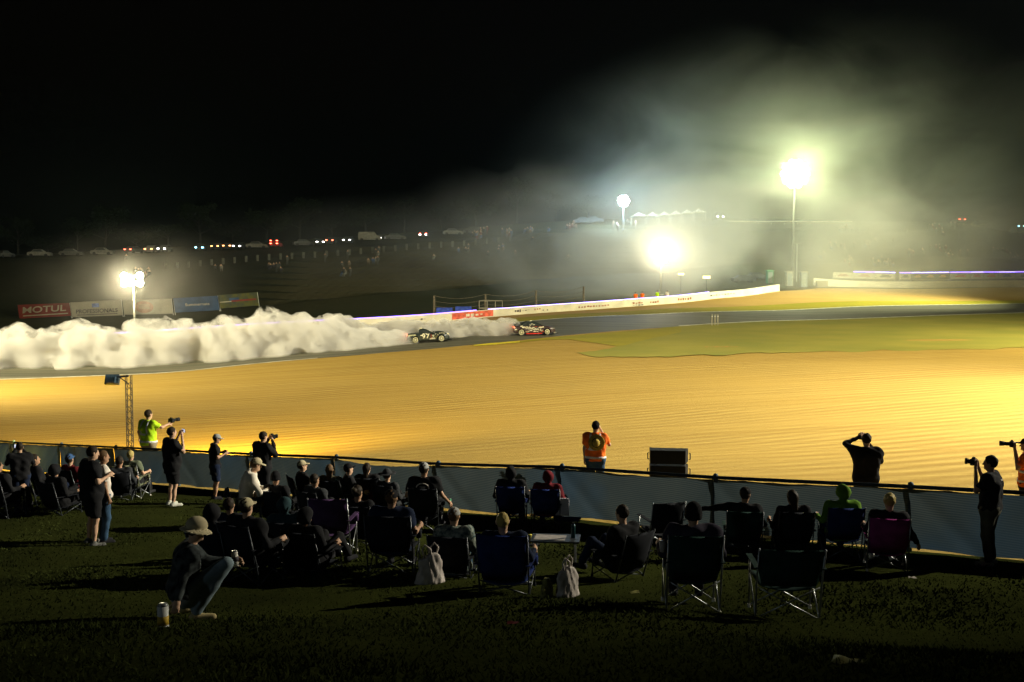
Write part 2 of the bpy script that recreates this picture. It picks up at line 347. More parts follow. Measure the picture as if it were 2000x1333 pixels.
upfar = [(1128, 689.8), (1160, 687), (1195, 681), (1208, 676), (1211, 671), (1222, 663), (1240, 650), (1300, 641.5), (1500, 629.5), (2000, 613.5), (2600, 603)]
A_ = []; B_ = []
nx, nY = curve(NEAR)(cols)
for c, a_, b_, e_, Y_ in zip(cols, np.interp(cols, *zip(*lowpts))+np.array([lowj(c)*min(1, (c-1125)/60) for c in cols]), np.interp(cols, *zip(*upfar)), nx, nY):
    qa = on_ground(c, a_, 20, 170); qb = on_ground(c, b_, 20, 190) if c < 1290 else P(c, e_, Y_); A_.append((qa.x, qa.y)); B_.append((qb.x, qb.y))
loft('turf_tongue', np.array(A_), np.array(B_), 26, M_turf, dz=.03)
cols = np.linspace(1000, 1330, 60)
sheet('turf_strip', [(1000, 672), (1060, 665), (1110, 664), (1170, 672), (1210, 678), (1260, 665), (1330, 650)], [(1000, 669.5), (1060, 662), (1100, 658), (1200, 650), (1300, 642), (1330, 639)], cols, 8, M_verge, .035)
M_kerb = mat('kerb_yellow', (.62, .5, .03), .7, .25, 2)
cols = np.linspace(925, 1015, 20)
sheet('painted_kerb', [(925, 677), (960, 675), (1015, 669.8)], [(925, 675), (960, 671.5), (1015, 667.2)], cols, 2, M_kerb, .04)
# white edge line and the far line of the track
M_line = mat('line_paint', (.62, .6, .48), .6, .3, 1.5)
def line_on(name, pts, w, dz=.012, cols=None, m=None):
    xy = xy_curve(pts, cols); d = np.gradient(xy, axis=0); nrm = np.stack([-d[:, 1], d[:, 0]], -1); nrm /= np.linalg.norm(nrm, axis=1)[:, None]
    return loft(name, xy, xy+nrm*w, 1, m or M_line, dz=dz)
NEARIN = [(a, b-1.6, c+1.4) for a, b, c in NEAR]
line_on('edge_line', [(a, b, c) for a, b, c in NEAR], .34, .02, np.linspace(-300, 620, 80))
line_on('edge_line', [(a, b-.3, c+.2) for a, b, c in NEAR], .5, .02, np.linspace(1330, 2600, 80))
line_on('edge_line', [(a, b+.2, c-.3) for a, b, c in FAR], .4, .02, np.linspace(950, 2600, 80))
# ------------------------------------------------------------------ floodlight masts
M_steel = mat('galvanised_steel', (.42, .42, .38), .5, .2, 6, metal=.6)
M_dark = mat('dark_metal', (.03, .035, .04), .55, .3, 6)
def emis(key, col, s):
    m = mat(key, (.8, .8, .75), .4, .05, 3, emit=col, estr=s); return m
M_lens = emis('lamp_lens_warm', (1.0, .90, .62), 60); M_lensg = emis('lamp_lens_greenish', (.97, 1.0, .68), 60); M_lensb = emis('lamp_lens_white', (.95, .97, .9), 60)
def flood_mast(head, label, lens, cells, cr, faces=(0, -1, 0), pole_r=.14, group='floodlight masts round the track'):
    base = Vector((head.x, head.y+.5, gz(head.x, head.y+.5)))
    t = thing('floodlight_mast', label, 'floodlight', base, 0, group); h = head.z-base.z
    b = MB(); b.tube([(0, 0, -.3), (0, 0, h)], pole_r*1.3, 10, pole_r*.7); b.box((0, 0, .05), (.7, .7, .3)); b.build('pole', mat('mast_pole_paint', (.10, .10, .085), .8, .2, 6), t, True)
    fx = Vector(faces).normalized(); sx = Vector((-fx.y, fx.x, 0)).normalized()
    xs = [c[0] for c in cells]; zs = [c[1] for c in cells]
    br = MB()
    for z in sorted(set(zs)): br.tube([sx*(min(xs)-cr)+Vector((0, 0, h+z)), sx*(max(xs)+cr)+Vector((0, 0, h+z))], .06, 6)
    br.tube([(0, 0, h+min(zs)-cr), (0, 0, h+max(zs))], .08, 6); br.build('crossbar', M_steel, t)
    for (x, z) in cells:
        c = sx*x+Vector((0, 0, h+z))+fx*.3
        q = MB(); q.disc(c-fx*.05, fx, cr*1.05, .35, 18, cr*1.05); hs = q.build('lamp_housing', M_dark, t)
        q = MB(); q.disc(c+fx*.14, fx, cr*.97, .05, 18); q.build('lamp_lens', lens, hs)
    return t
grid = lambda nx, nz, s: [((i-(nx-1)/2)*s, (j-(nz-1)/2)*s) for i in range(nx) for j in range(nz)]
flood_mast(LAMPS['A'], 'floodlight mast with four glaring lamps rising from the tyre smoke', M_lens, [(-1.0, .45), (-1.0, -.42), (-.1, -.35), (.95, .5), (.95, -.4)], .46)
flood_mast(LAMPS['B'], 'small white floodlight on the ridge left of the peaked tents', M_lensb, [(0, 0)]+[(.85*math.cos(a*math.pi/3), .85*math.sin(a*math.pi/3)) for a in range(6)], .42)
flood_mast(LAMPS['C'], 'round glaring floodlight standing low on the terraced hill', M_lens, [(0, 0)]+[(1.05*math.cos(a*math.pi/3), 1.05*math.sin(a*math.pi/3)) for a in range(6)], .52)
flood_mast(LAMPS['D'], 'tallest and brightest floodlight glowing in the drifting smoke', M_lensg, [(0, 0)]+[(1.25*math.cos(a*math.pi/3), 1.25*math.sin(a*math.pi/3)) for a in range(6)]+[(2.25*math.cos(a*math.pi/5), 2.25*math.sin(a*math.pi/5)) for a in range(10)], .62, pole_r=.22)
flood_mast(LAMPS['E'], 'tall trackside floodlight mast beyond the left edge', M_lens, grid(4, 2, .9), .4, (.5, .8, -.3))
flood_mast(LAMPS['G'], 'tall trackside floodlight mast beyond the right edge', M_lens, grid(4, 2, .9), .4, (-.5, .8, -.3))
flood_mast(LAMPS['J'], 'tall floodlight mast beyond the right edge near the far wall', M_lens, grid(4, 2, .9), .4, (-.8, .5, -.3))
flood_mast(LAMPS['K'], 'unseen light mast behind the spectators', M_lensb, grid(2, 1, .6), .25, (.6, .8, -.2), .08)
flood_mast(LAMPS['H'], 'low floodlight stand behind the fence past the right edge', M_lens, grid(2, 1, .6), .26, (-.4, .9, -.35), .06)
# lattice mast with its lamp turned away from us
def lattice_mast():
    g0 = at_depth(255, 34.0); top = P(255, 733, 34.0); h = top.z-g0.z
    t = thing('lattice_light_mast', 'thin lattice mast with a single blue grey lamp head turned to the gravel', 'floodlight', g0, R(4), 'floodlight masts round the track')
    b = MB(); s = .085
    for x in (-s, s):
        for y in (-s, s): b.tube([(x, y, -.1), (x, y, h)], .016, 6)
    k = 0; z = .1
    while z < h-.2:
        for (x0, y0, x1, y1) in ((-s, -s, s, -s), (s, -s, s, s), (s, s, -s, s), (-s, s, -s, -s)):
            if k % 2: x0, y0, x1, y1 = x1, y1, x0, y0
            b.tube([(x0, y0, z), (x1, y1, z+.2)], .009, 4)
        z += .2; k += 1
    b.build('lattice_pole', mat('mast_steel', (.03, .03, .025), .5, .3, 8, metal=.3), t)
    b = MB(); b.tube([(0, 0, h-.03), (-.42, 0, h-.07)], .035, 8); b.tube([(0, 0, h-.3), (-.3, 0, h-.08)], .02, 6); b.build('arm', M_dark, t)
    hd = MB(); rot = Matrix.Rotation(R(-25), 3, 'X'); hd.box((-.55, .02, h-.16), (.46, .16, .34), rot); hd.box((-.55, -.09, h-.15), (.3, .1, .2), rot)
    for i in range(5): hd.box((-.68+i*.065, -.12, h-.15), (.012, .1, .24), rot)
    hs = hd.build('lamp_head', mat('lamp_head_paint', (.06, .10, .13), .5, .3, 5), t)
    q = MB(); q.box((-.55, .115, h-.2), (.4, .01, .28), rot); q.build('lamp_lens', M_lens, hs)
    LAMPS['F'] = Vector((g0.x-.5, g0.y+.35, g0.z+h-.15))
    q = MB(); q.box((0, 0, .12), (.5, .5, .3)); q.build('base_block', M_dark, t)
    return t
lattice_mast()
spot('flood_light', LAMPS['F'], LAMPS['F']+Vector((-1.0, 9.0, -1.3)), 38000, AMBER, 150, .9, .2)
# ------------------------------------------------------------------ concrete walls
M_wall = mat('white_wall_paint', (.66, .62, .48), .7, .12, .6)
M_ink = mat('faded_black_print', (.06, .05, .06), .6, .4, 3); M_red = mat('faded_red_print', (.62, .12, .07), .6, .3, 2); M_blue = mat('faded_blue_print', (.10, .14, .34), .6, .3, 2)
M_pink = mat('faded_brown_print', (.35, .16, .10), .6, .3, 2)
M_led = mat('violet_led_tube', (.3, .2, .8), .4, .1, 3, emit=(.28, .16, 1.0), estr=5)
M_ledw = mat('violet_white_led_tube', (.5, .45, .8), .4, .1, 3, emit=(.36, .27, 1.0), estr=6)
def wall(name, label, cat, base, hgt, c0, c1, n, m, thick=.35, lift=0.0, group=None, dh=None, level=False):
    cs = np.linspace(c0, c1, n); py, Y = curve(base)(cs); pts = [P(a, b, c) for a, b, c in zip(cs, py, Y)]
    o0 = Vector((pts[n//2].x, pts[n//2].y, gz(pts[n//2].x, pts[n//2].y))); t = thing(name, label, cat, o0, 0, group)
    V = []; Fc = []; top = []
    for i, q in enumerate(pts):
        d = (pts[min(i+1, n-1)]-pts[max(i-1, 0)]); d.z = 0; d.normalize(); nr = Vector((d.y, -d.x, 0))
        g0 = gz(q.x, q.y) if not level else q.z; z0 = g0+lift; hh = hgt if dh is None else float(np.interp(cs[i], *dh))
        for (off, z) in ((thick/2, z0-(1.2 if level else .3)*(lift == 0)), (thick/2*.8, z0+hh-.03), (thick/2*.6, z0+hh), (-thick/2*.6, z0+hh), (-thick/2*.8, z0+hh-.03), (-thick/2, z0-(1.2 if level else .3)*(lift == 0))):
            V.append(Vector((q.x, q.y, 0))+nr*off+Vector((0, 0, z))-o0)
        top.append((Vector((q.x, q.y, z0+hh))-o0, nr, d))
    for i in range(n-1):
        for k in range(6): Fc.append((i*6+k, (i+1)*6+k, (i+1)*6+(k+1) % 6, i*6+(k+1) % 6))
    Fc += [tuple(range(6)), tuple(range((n-1)*6+5, (n-1)*6-1, -1))]
    w = link_mesh('wall_body', V, Fc, m, t)
    def put(c, f):                       # a point on the wall's face: c = pixel column, f = height fraction
        x = (c-c0)/(c1-c0)*(n-1); i = min(int(x), n-2); u = x-i
        p = top[i][0].lerp(top[i+1][0], u); hh = hgt if dh is None else float(np.interp(c, *dh)); return p-Vector((0, 0, hh*(1-f)))+top[i][1]*(thick/2+.03), top[i][2], top[i][1]
    return t, put, top, w
def mark(put, c0, c1, f0, f1, m, parent, name='painted_mark', n=None):
    n = n or max(2, int((c1-c0)/20)+1); V = []; Fc = []
    for i in range(n):
        c = c0+(c1-c0)*i/(n-1); a, _, nr = put(c, f0); b, _, _ = put(c, f1); V += [a, b, a-nr*.015, b-nr*.015]
    for i in range(n-1):
        j = i*4; k = j+4; Fc += [(j, k, k+1, j+1), (j+2, j+3, k+3, k+2), (j+1, k+1, k+3, j+3), (j, j+2, k+2, k)]
    return link_mesh(name, V, Fc, m, parent)
WDH = ([-600, 0, 400, 840, 1000, 1250, 1520], [2.3, 1.35, 1.2, 1.05, .95, 1.05, 1.1])
wt, wput, wtop, wb = wall('concrete_wall', 'long white concrete wall with printed adverts and violet light strip along the track', 'wall', WAL, 1.1, -500, 1521, 90, M_wall, dh=WDH)
def wput3(c, f):
    a, d, n_ = wput(c, f); return a, d, n_
def led(top, i0, i1, m, parent, w=.05, up=.06):
    b = MB(); b.tube([top[i][0]+Vector((0, 0, up)) for i in range(i0, i1)], w, 6); return b.build('light_strip', m, parent)
led(wtop, 30, 64, M_led, wt, .05); led(wtop, 64, 84, M_ledw, wt, .035)
mark(wput, 882, 962, .12, .92, M_red, wt, 'red_advert')
rr = random.Random(3)
def dashes(put, c0, c1, f0, f1, m, parent, k, name='advert_print'):
    """worn lettering on the wall: one mesh per advert"""
    b = MB()
    w = (c1-c0)/k
    for i in range(k):
        a = c0+w*i; e = a+w*rr.uniform(.45, .8); g0 = f0+rr.uniform(0, .12); g1 = f1-rr.uniform(0, .12)
        p0, d, nr = put(a, g0); p1, _, _ = put(e, g0); p2, _, _ = put(e, g1); p3, _, _ = put(a, g1); kk = nr*.02
        b.add([p0, p1, p2, p3], [(0, 1, 2, 3)])
        if rr.random() < .7:
            q = (p0+p1+p2+p3)/4; b.add([q+(p-q)*.45+nr*.004 for p in (p0, p1, p2, p3)], [(0, 1, 2, 3)]) if False else None
    return b.build(name, m, parent)
for c0, c1, f0, f1, m, k in ((744, 776, .3, .5, M_ink, 6), (805, 832, .45, .62, M_ink, 5), (-60, 20, .45, .8, M_ink, 10), (30, 82, .42, .78, M_blue, 8), (98, 155, .45, .85, M_blue, 7), (200, 240, .4, .7, M_pink, 6),
        (900, 946, .3, .7, M_wall, 5), (1004, 1018, .3, .75, M_ink, 3), (1018, 1034, .5, .6, M_ink, 3), (1042, 1056, .4, .75, M_pink, 3), (1058, 1070, .3, .5, M_ink, 3),
        (1128, 1190, .3, .6, M_pink, 11), (1234, 1256, .25, .6, M_pink, 4), (1234, 1256, .08, .22, M_ink, 4), (1268, 1286, .2, .6, M_pink, 4), (1322, 1350, .25, .7, M_pink, 6), (1385, 1435, .4, .6, M_ink, 9)):
    dashes(wput, c0, c1, f0, f1, m, wt, k)
SEC = [(1588, 556, 186), (1640, 560, 188), (1700, 562.5, 190), (1780, 562.5, 191), (2000, 560, 192), (2700, 556, 196)]
w2, p2, t2, _b = wall('concrete_wall', 'plain white concrete wall on the far right below the advert boards', 'wall', SEC, 1.2, 1589, 2600, 50, M_wall, level=True)
# printed advert boards behind it, each a thing of its own
BRD = [(1620, 547, 196), (1760, 550, 198), (2000, 548, 200), (2600, 544, 203)]
M_board = mat('board_white', (.6, .56, .44), .7, .15, 1.2); M_bdark = mat('board_dark', (.05, .055, .06), .7, .3, 1.2); M_orange = mat('print_orange', (.62, .32, .06), .6, .2, 2)
bd = [(1627, 1666, 'w', M_pink, False), (1667, 1708, 'w', M_pink, True), (1709, 1748, 'w', M_ink, True), (1757, 1779, 'w', M_ink, True), (1780, 1853, 'd', M_orange, True), (1856, 1895, 'w', M_red, True), (1896, 1920, 'w', M_red, True), (1921, 1950, 'w', M_red, True), (1951, 1982, 'w', M_blue, True), (1983, 2030, 'w', M_ink, True), (2031, 2075, 'w', M_ink, True)]
names = ['pale advert board at the left end of the far right board row', 'second pale board from the left in the far right row, violet tube on top', 'third pale board from the left, just before the dark gap in the far row', 'narrow pale board just right of the dark gap in the far board row', 'dark advert board with three orange emblems in the far row', 'pale board with a red emblem, directly right of the dark board', 'pale board with a red emblem, second to the right of the dark board', 'pale board with a red emblem, third to the right of the dark board', 'pale board with a blue oval emblem near the right edge', 'pale advert board cut by the right picture edge', 'pale advert board just outside the right picture edge']
for i, ((c0, c1, k, pm, ld), nm) in enumerate(zip(bd, names)):
    t, pp, tp, _b = wall('advert_board', nm, 'advert board', BRD, 1.15, c0, c1, 4, M_board if k == 'w' else M_bdark, .08, .35, 'advert boards behind the far right wall', level=True)
    q = MB()
    for pt, nr, dd in (tp[0], tp[-1]): q.tube([pt-Vector((0, 0, 2.6))+nr*-.1, pt+nr*-.1], .05, 6)
    q.build('post', M_steel, t)
    nn = 3 if k == 'd' else 1
    for j in range(nn):
        a = c0+(c1-c0)*(j+.22)/nn; e = c0+(c1-c0)*(j+.78)/nn
        mark(pp, a, e, .35, .55, pm, t, 'emblem', 2); mark(pp, a+(e-a)*.2, a+(e-a)*.85, .58, .78, pm, t, 'emblem', 2)
    if ld: led(tp, 0, 4, M_led if i % 2 else M_ledw, t, .09, .22)
# banners pinned on the hillside to the left
def banner(c0, c1, yt0, yb0, yt1, yb1, Y0, Y1, m, label):
    A = P(c0, yb0, Y0); B = P(c1, yb1, Y1); C = P(c1-4, yt1, Y1+.6); D = P(c0-4, yt0, Y0+.6)
    base = (A+B)/2; base.z = gz(base.x, base.y); t = thing('hillside_banner', label, 'banner', base, 0, 'banners on the left hillside')
    nrm = (B-A).cross(D-A).normalized(); nrm = -nrm if nrm.y > 0 else nrm
    V = [q-base for q in (A, B, C, D)]+[q-base-nrm*.06 for q in (A, B, C, D)]
    s = link_mesh('banner_sheet', V, [(0, 1, 2, 3), (7, 6, 5, 4), (0, 4, 5, 1), (1, 5, 6, 2), (2, 6, 7, 3), (3, 7, 4, 0)], m, t)
    q = MB()
    for a, b in ((A, D), (B, C)): q.tube([Vector((a.x, a.y+.15, gz(a.x, a.y)-.2))-base, b-base+Vector((0, .15, 0))], .05, 6)
    q.build('post', M_steel, t)
    ux = (B-A); uz = (D-A); org = A-base+nrm*.03
    return t, ux, uz, org, nrm
def bmark(bn, u0, u1, v0, v1, m, name='print'):
    t, ux, uz, org, nr = bn; return link_mesh(name, [org+ux*u0+uz*v0, org+ux*u1+uz*v0, org+ux*u1+uz*v1, org+ux*u0+uz*v1], [(0, 1, 2, 3)], m, t)
def btext(bn, txt, u, v, h, m, wide=1.0):
    t, ux, uz, org, nr = bn; o = text_part(txt, h, m, t, org+ux*u+uz*v, name='lettering', depth=.005)
    X = ux.normalized(); Z = uz-X*uz.dot(X); Z.normalize(); Yv = Z.cross(X)
    o.matrix_local = Matrix.Translation(org+ux*u+uz*v+nr*.01) @ Matrix(((X.x, Z.x, -Yv.x), (X.y, Z.y, -Yv.y), (X.z, Z.z, -Yv.z))).to_4x4() @ Matrix.Diagonal((wide, 1, 1, 1)); return o
M_bred = mat('banner_red', (.13, .018, .014), .8, .2, .8); M_bwhite = mat('banner_white', (.24, .22, .17), .8, .12, .8); M_bblue = mat('banner_blue', (.02, .045, .10), .8, .25, .8); M_byel = mat('banner_yellow', (.12, .115, .02), .8, .5, 1.2, col2=(.02, .03, .03))
M_bred2 = mat('print_brown', (.25, .13, .09), .7, .2, 2)
b1 = banner(38, 139, 596, 623, 592, 617, 150, 150, M_bred, 'dark red banner with large white capitals at the left of the hillside row'); btext(b1, 'MOTUL', .5, .56, 1.35, M_bwhite, 1.45); bmark(b1, .08, .95, .14, .22, M_bwhite)
b2 = banner(141, 240, 591, 620, 586, 616, 150, 150.5, M_bwhite, 'white banner with a thin line of dark capitals, beside the red one'); btext(b2, 'PROFESSIONALS', .5, .34, .85, M_ink, 1.0); bmark(b2, .42, .56, .6, .86, M_blue); bmark(b2, .1, .9, .1, .14, M_ink)
b3 = banner(243, 338, 587, 615, 584, 613, 150.5, 151, M_bwhite, 'white banner with a round brown emblem behind the floodlight mast')
t3, ux, uz, org, nr = b3; V = [org+ux*.42+uz*.5+ux*(.2*math.cos(a*.314))+uz*(.42*math.sin(a*.314)) for a in range(20)]; link_mesh('round_emblem', V, [tuple(range(20))], M_bred2, t3)
for k in range(4): link_mesh('emblem_stripe', [org+nr*.02+ux*a+uz*b for a, b in ((.3, .36+.09*k), (.54, .36+.09*k), (.54, .39+.09*k), (.3, .39+.09*k))], [(0, 1, 2, 3)], M_bwhite, t3)
b4 = banner(342, 429, 583, 611, 578, 606, 151, 153, M_bblue, 'dark blue banner with a slanting white line of letters'); btext(b4, 'Summernats', .52, .48, .62, M_bwhite, 1.15)
b5 = banner(431, 506, 577, 603, 571, 597, 153, 156, M_byel, 'yellow and dark patterned banner at the right of the hillside row'); bmark(b5, .3, .95, .42, .55, M_bred); bmark(b5, .25, .5, .5, .72, M_bblue); bmark(b5, 0, .3, .42, .5, M_bwhite)
# ------------------------------------------------------------------ shade cloth fence
def cloth_mat():
    m = bpy.data.materials.new('shade_cloth'); m.use_nodes = True; n = m.node_tree; L = n.links.new; b = n.nodes['Principled BSDF']; out = n.nodes['Material Output']
    g = n.nodes.new('ShaderNodeNewGeometry'); mp = n.nodes.new('ShaderNodeMapping'); mp.inputs['Scale'].default_value = (1, 1, 1); L(g.outputs['Position'], mp.inputs[0])
    w = n.nodes.new('ShaderNodeTexWave'); w.bands_direction = 'Z'; w.inputs['Scale'].default_value = 8; w.inputs['Distortion'].default_value = .6; w.inputs['Detail'].default_value = 1; L(mp.outputs[0], w.inputs[0])
    z = n.nodes.new('ShaderNodeTexNoise'); z.inputs['Scale'].default_value = .9; z.inputs['Detail'].default_value = 6; z.inputs['Roughness'].default_value = .7; L(mp.outputs[0], z.inputs[0])
    mx = n.nodes.new('ShaderNodeMix'); mx.data_type = 'RGBA'; mx.inputs[6].default_value = (.018, .030, .038, 1); mx.inputs[7].default_value = (.075, .084, .078, 1)
    mu = n.nodes.new('ShaderNodeMath'); mu.operation = 'MULTIPLY'; L(w.outputs[1], mu.inputs[0]); L(z.outputs[0], mu.inputs[1]); L(mu.outputs[0], mx.inputs[0]); z2 = n.nodes.new('ShaderNodeTexNoise'); z2.inputs['Scale'].default_value = .33; z2.inputs['Detail'].default_value = 3; L(mp.outputs[0], z2.inputs[0]); r2_ = n.nodes.new('ShaderNodeMapRange'); r2_.inputs[1].default_value = .47; r2_.inputs[2].default_value = .56; L(z2.outputs[0], r2_.inputs[0]); mz = n.nodes.new('ShaderNodeMix'); mz.data_type = 'RGBA'; mz.inputs[7].default_value = (.018, .045, .085, 1); mg = n.nodes.new('ShaderNodeMath'); mg.operation = 'MULTIPLY'; mg.inputs[1].default_value = .45; L(r2_.outputs[0], mg.inputs[0]); L(mg.outputs[0], mz.inputs[0]); L(mx.outputs[2], mz.inputs[6]); mx = mz; L(mx.outputs[2], b.inputs['Base Color']); b.inputs['Roughness'].default_value = .9
    t = n.nodes.new('ShaderNodeBsdfTranslucent'); L(mx.outputs[2], t.inputs[0]); ms = n.nodes.new('ShaderNodeMixShader'); ms.inputs[0].default_value = .42; L(b.outputs[0], ms.inputs[1]); L(t.outputs[0], ms.inputs[2]); L(ms.outputs[0], out.inputs[0])
    return m
def fence():
    p0 = Vector((6.68, 16.5, 0)); d = (Vector((1.11, 20.98, 0))-p0).normalized(); sp = 3.6
    pts = [p0+d*sp*k for k in range(-4, 20)]
    for i, q in enumerate(pts): q.z = gz(q.x, q.y)
    base = pts[5].copy(); t = thing('boundary_fence', 'long waist high post and rail fence hung with blue grey shade cloth', 'fence', base)
    M_post = mat('fence_post_paint', (.05, .09, .13), .6, .3, 6); nrm = Vector((d.y, -d.x, 0)); nrm = -nrm if nrm.y > 0 else nrm
    for q in pts:
        b = MB(); b.tube([q-base-Vector((0, 0, .3)), q-base+Vector((0, 0, 1.12))], .045, 8); b.ball(tuple(q-base+Vector((0, 0, 1.13))), .055, 4); b.build('post', M_post, t, True)
    b = MB(); b.tube([q-base+Vector((0, 0, 1.1)) for q in pts], .036, 6); b.build('top_rail', mat('fence_rail_paint', (.02, .03, .04), .6, .3, 6), t, True)
    rr = random.Random(4); mc = cloth_mat()
    for i in range(len(pts)-1):
        a, c = pts[i], pts[i+1]; n = 48; m = 14; V = []
        sag = .10 if i in (7,) else rr.uniform(.0, .03); ph = rr.uniform(0, 6)
        for k in range(n+1):
            u = k/n; q = a.lerp(c, u); g0 = gz(q.x, q.y)
            for j in range(m+1):
                v = j/m; zt = 1.085-sag*math.sin(math.pi*u)**.8-.012*abs(math.sin(u*math.pi*6)); zb = .06+.02*math.sin(u*9+ph); z = zb+(zt-zb)*v
                off = .05+.035*math.sin(u*7+ph+v*2)*math.sin(math.pi*u)+.012*math.sin(u*23+v*5+ph)+.05*max(0, 1-abs(u*3.2-(1-v))*4)+.05*max(0, 1-abs((1-u)*3.2-(1-v))*4)
                V.append(Vector((q.x, q.y, g0+z))+nrm*off-base)
        Fc = [(k*(m+1)+j, (k+1)*(m+1)+j, (k+1)*(m+1)+j+1, k*(m+1)+j+1) for k in range(n) for j in range(m)]
        link_mesh('shade_cloth', V, Fc, mc, t, True)
    return t
fence()
# ------------------------------------------------------------------ people
def V3(*a): return np.array(a, float)
SKIN = [mat('skin_fair', (.50, .31, .20), .55, .08, 9), mat('skin_tan', (.36, .21, .13), .55, .08, 9), mat('skin_brown', (.20, .11, .07), .55, .08, 9)]
def cl(key, c, rough=.95, var=.2, sc=6, **k): return mat('cloth_'+key, c, rough, var, sc, spec=.08, **k)
def hand_sdf(p, w, dr, up, side, curl=.6):
    """w wrist, dr along the forearm, up = back of the hand, side = thumb side (+1/-1 along dr x up)"""
    dr = dr/np.linalg.norm(dr); up = up-dr*(up@dr); up /= np.linalg.norm(up); lat = np.cross(dr, up)*side
    d = smin(seg(p, w+dr*.02-lat*.015, w+dr*.085-lat*.022, .019, .017), seg(p, w+dr*.02+lat*.012, w+dr*.085+lat*.02, .019, .017), .02)
    d = smin(d, seg(p, w+dr*.03, w+dr*.085, .02, .018), .015)
    for k, (o, ln) in enumerate(((.032, .068), (.011, .078), (-.010, .072), (-.031, .056))):
        a = w+dr*.088+lat*o; c1 = curl*(1+.12*k); b = a+(dr*math.cos(c1*.6)-up*math.sin(c1*.6))*ln*.45; c = b+(dr*math.cos(c1*1.4)-up*math.sin(c1*1.4))*ln*.32; e = c+(dr*math.cos(c1*2.1)-up*math.sin(c1*2.1))*ln*.25
        for u, v, r1, r2 in ((a, b, .0095, .009), (b, c, .009, .0083), (c, e, .0083, .0072)): d = smin(d, seg(p, u, v, r1, r2), .006)
    a = w+dr*.03+lat*.028; b = a+dr*.035+lat*.028-up*.012; c = b+dr*.03+lat*.006-up*.02
    d = smin(d, seg(p, a, b, .012, .0105), .012); return smin(d, seg(p, b, c, .0105, .0085), .006)
def head_sdf(p, hc, fw, up):
    """head centre, facing, up -> field of the head with face"""
    rt = np.cross(fw, up); q = p-hc; l = np.stack([q@rt, q@fw, q@up], -1)
    d = ell(l, (0, -.008, .025), (.076, .094, .098)); d = smin(d, ell(l, (0, .022, -.055), (.056, .066, .065)), .04)
    d = smin(d, seg(l, V3(0, .085, .012), V3(0, .108, -.022), .010, .014), .012)
    d = smin(d, seg(l, V3(-.03, .088, .022), V3(.03, .088, .022), .008), .015)
    for s in (-1, 1):
        d = smin(d, ell(l, (s*.079, -.005, .0), (.010, .02, .032)), .01)
        e = ell(l, (s*.031, .096, .004), (.016, .012, .010)); d = np.maximum(d, -e+.002)
        d = np.minimum(d, ell(l, (s*.031, .084, .004), (.013, .011, .010)))
    d = smin(d, seg(l, V3(-.02, .086, -.058), V3(.02, .086, -.058), .007), .008)
    m = seg(l, V3(-.018, .095, -.0575), V3(.018, .095, -.0575), .003); d = np.maximum(d, -m)
    return smin(d, ell(l, (0, .075, -.085), (.02, .018, .018)), .02)
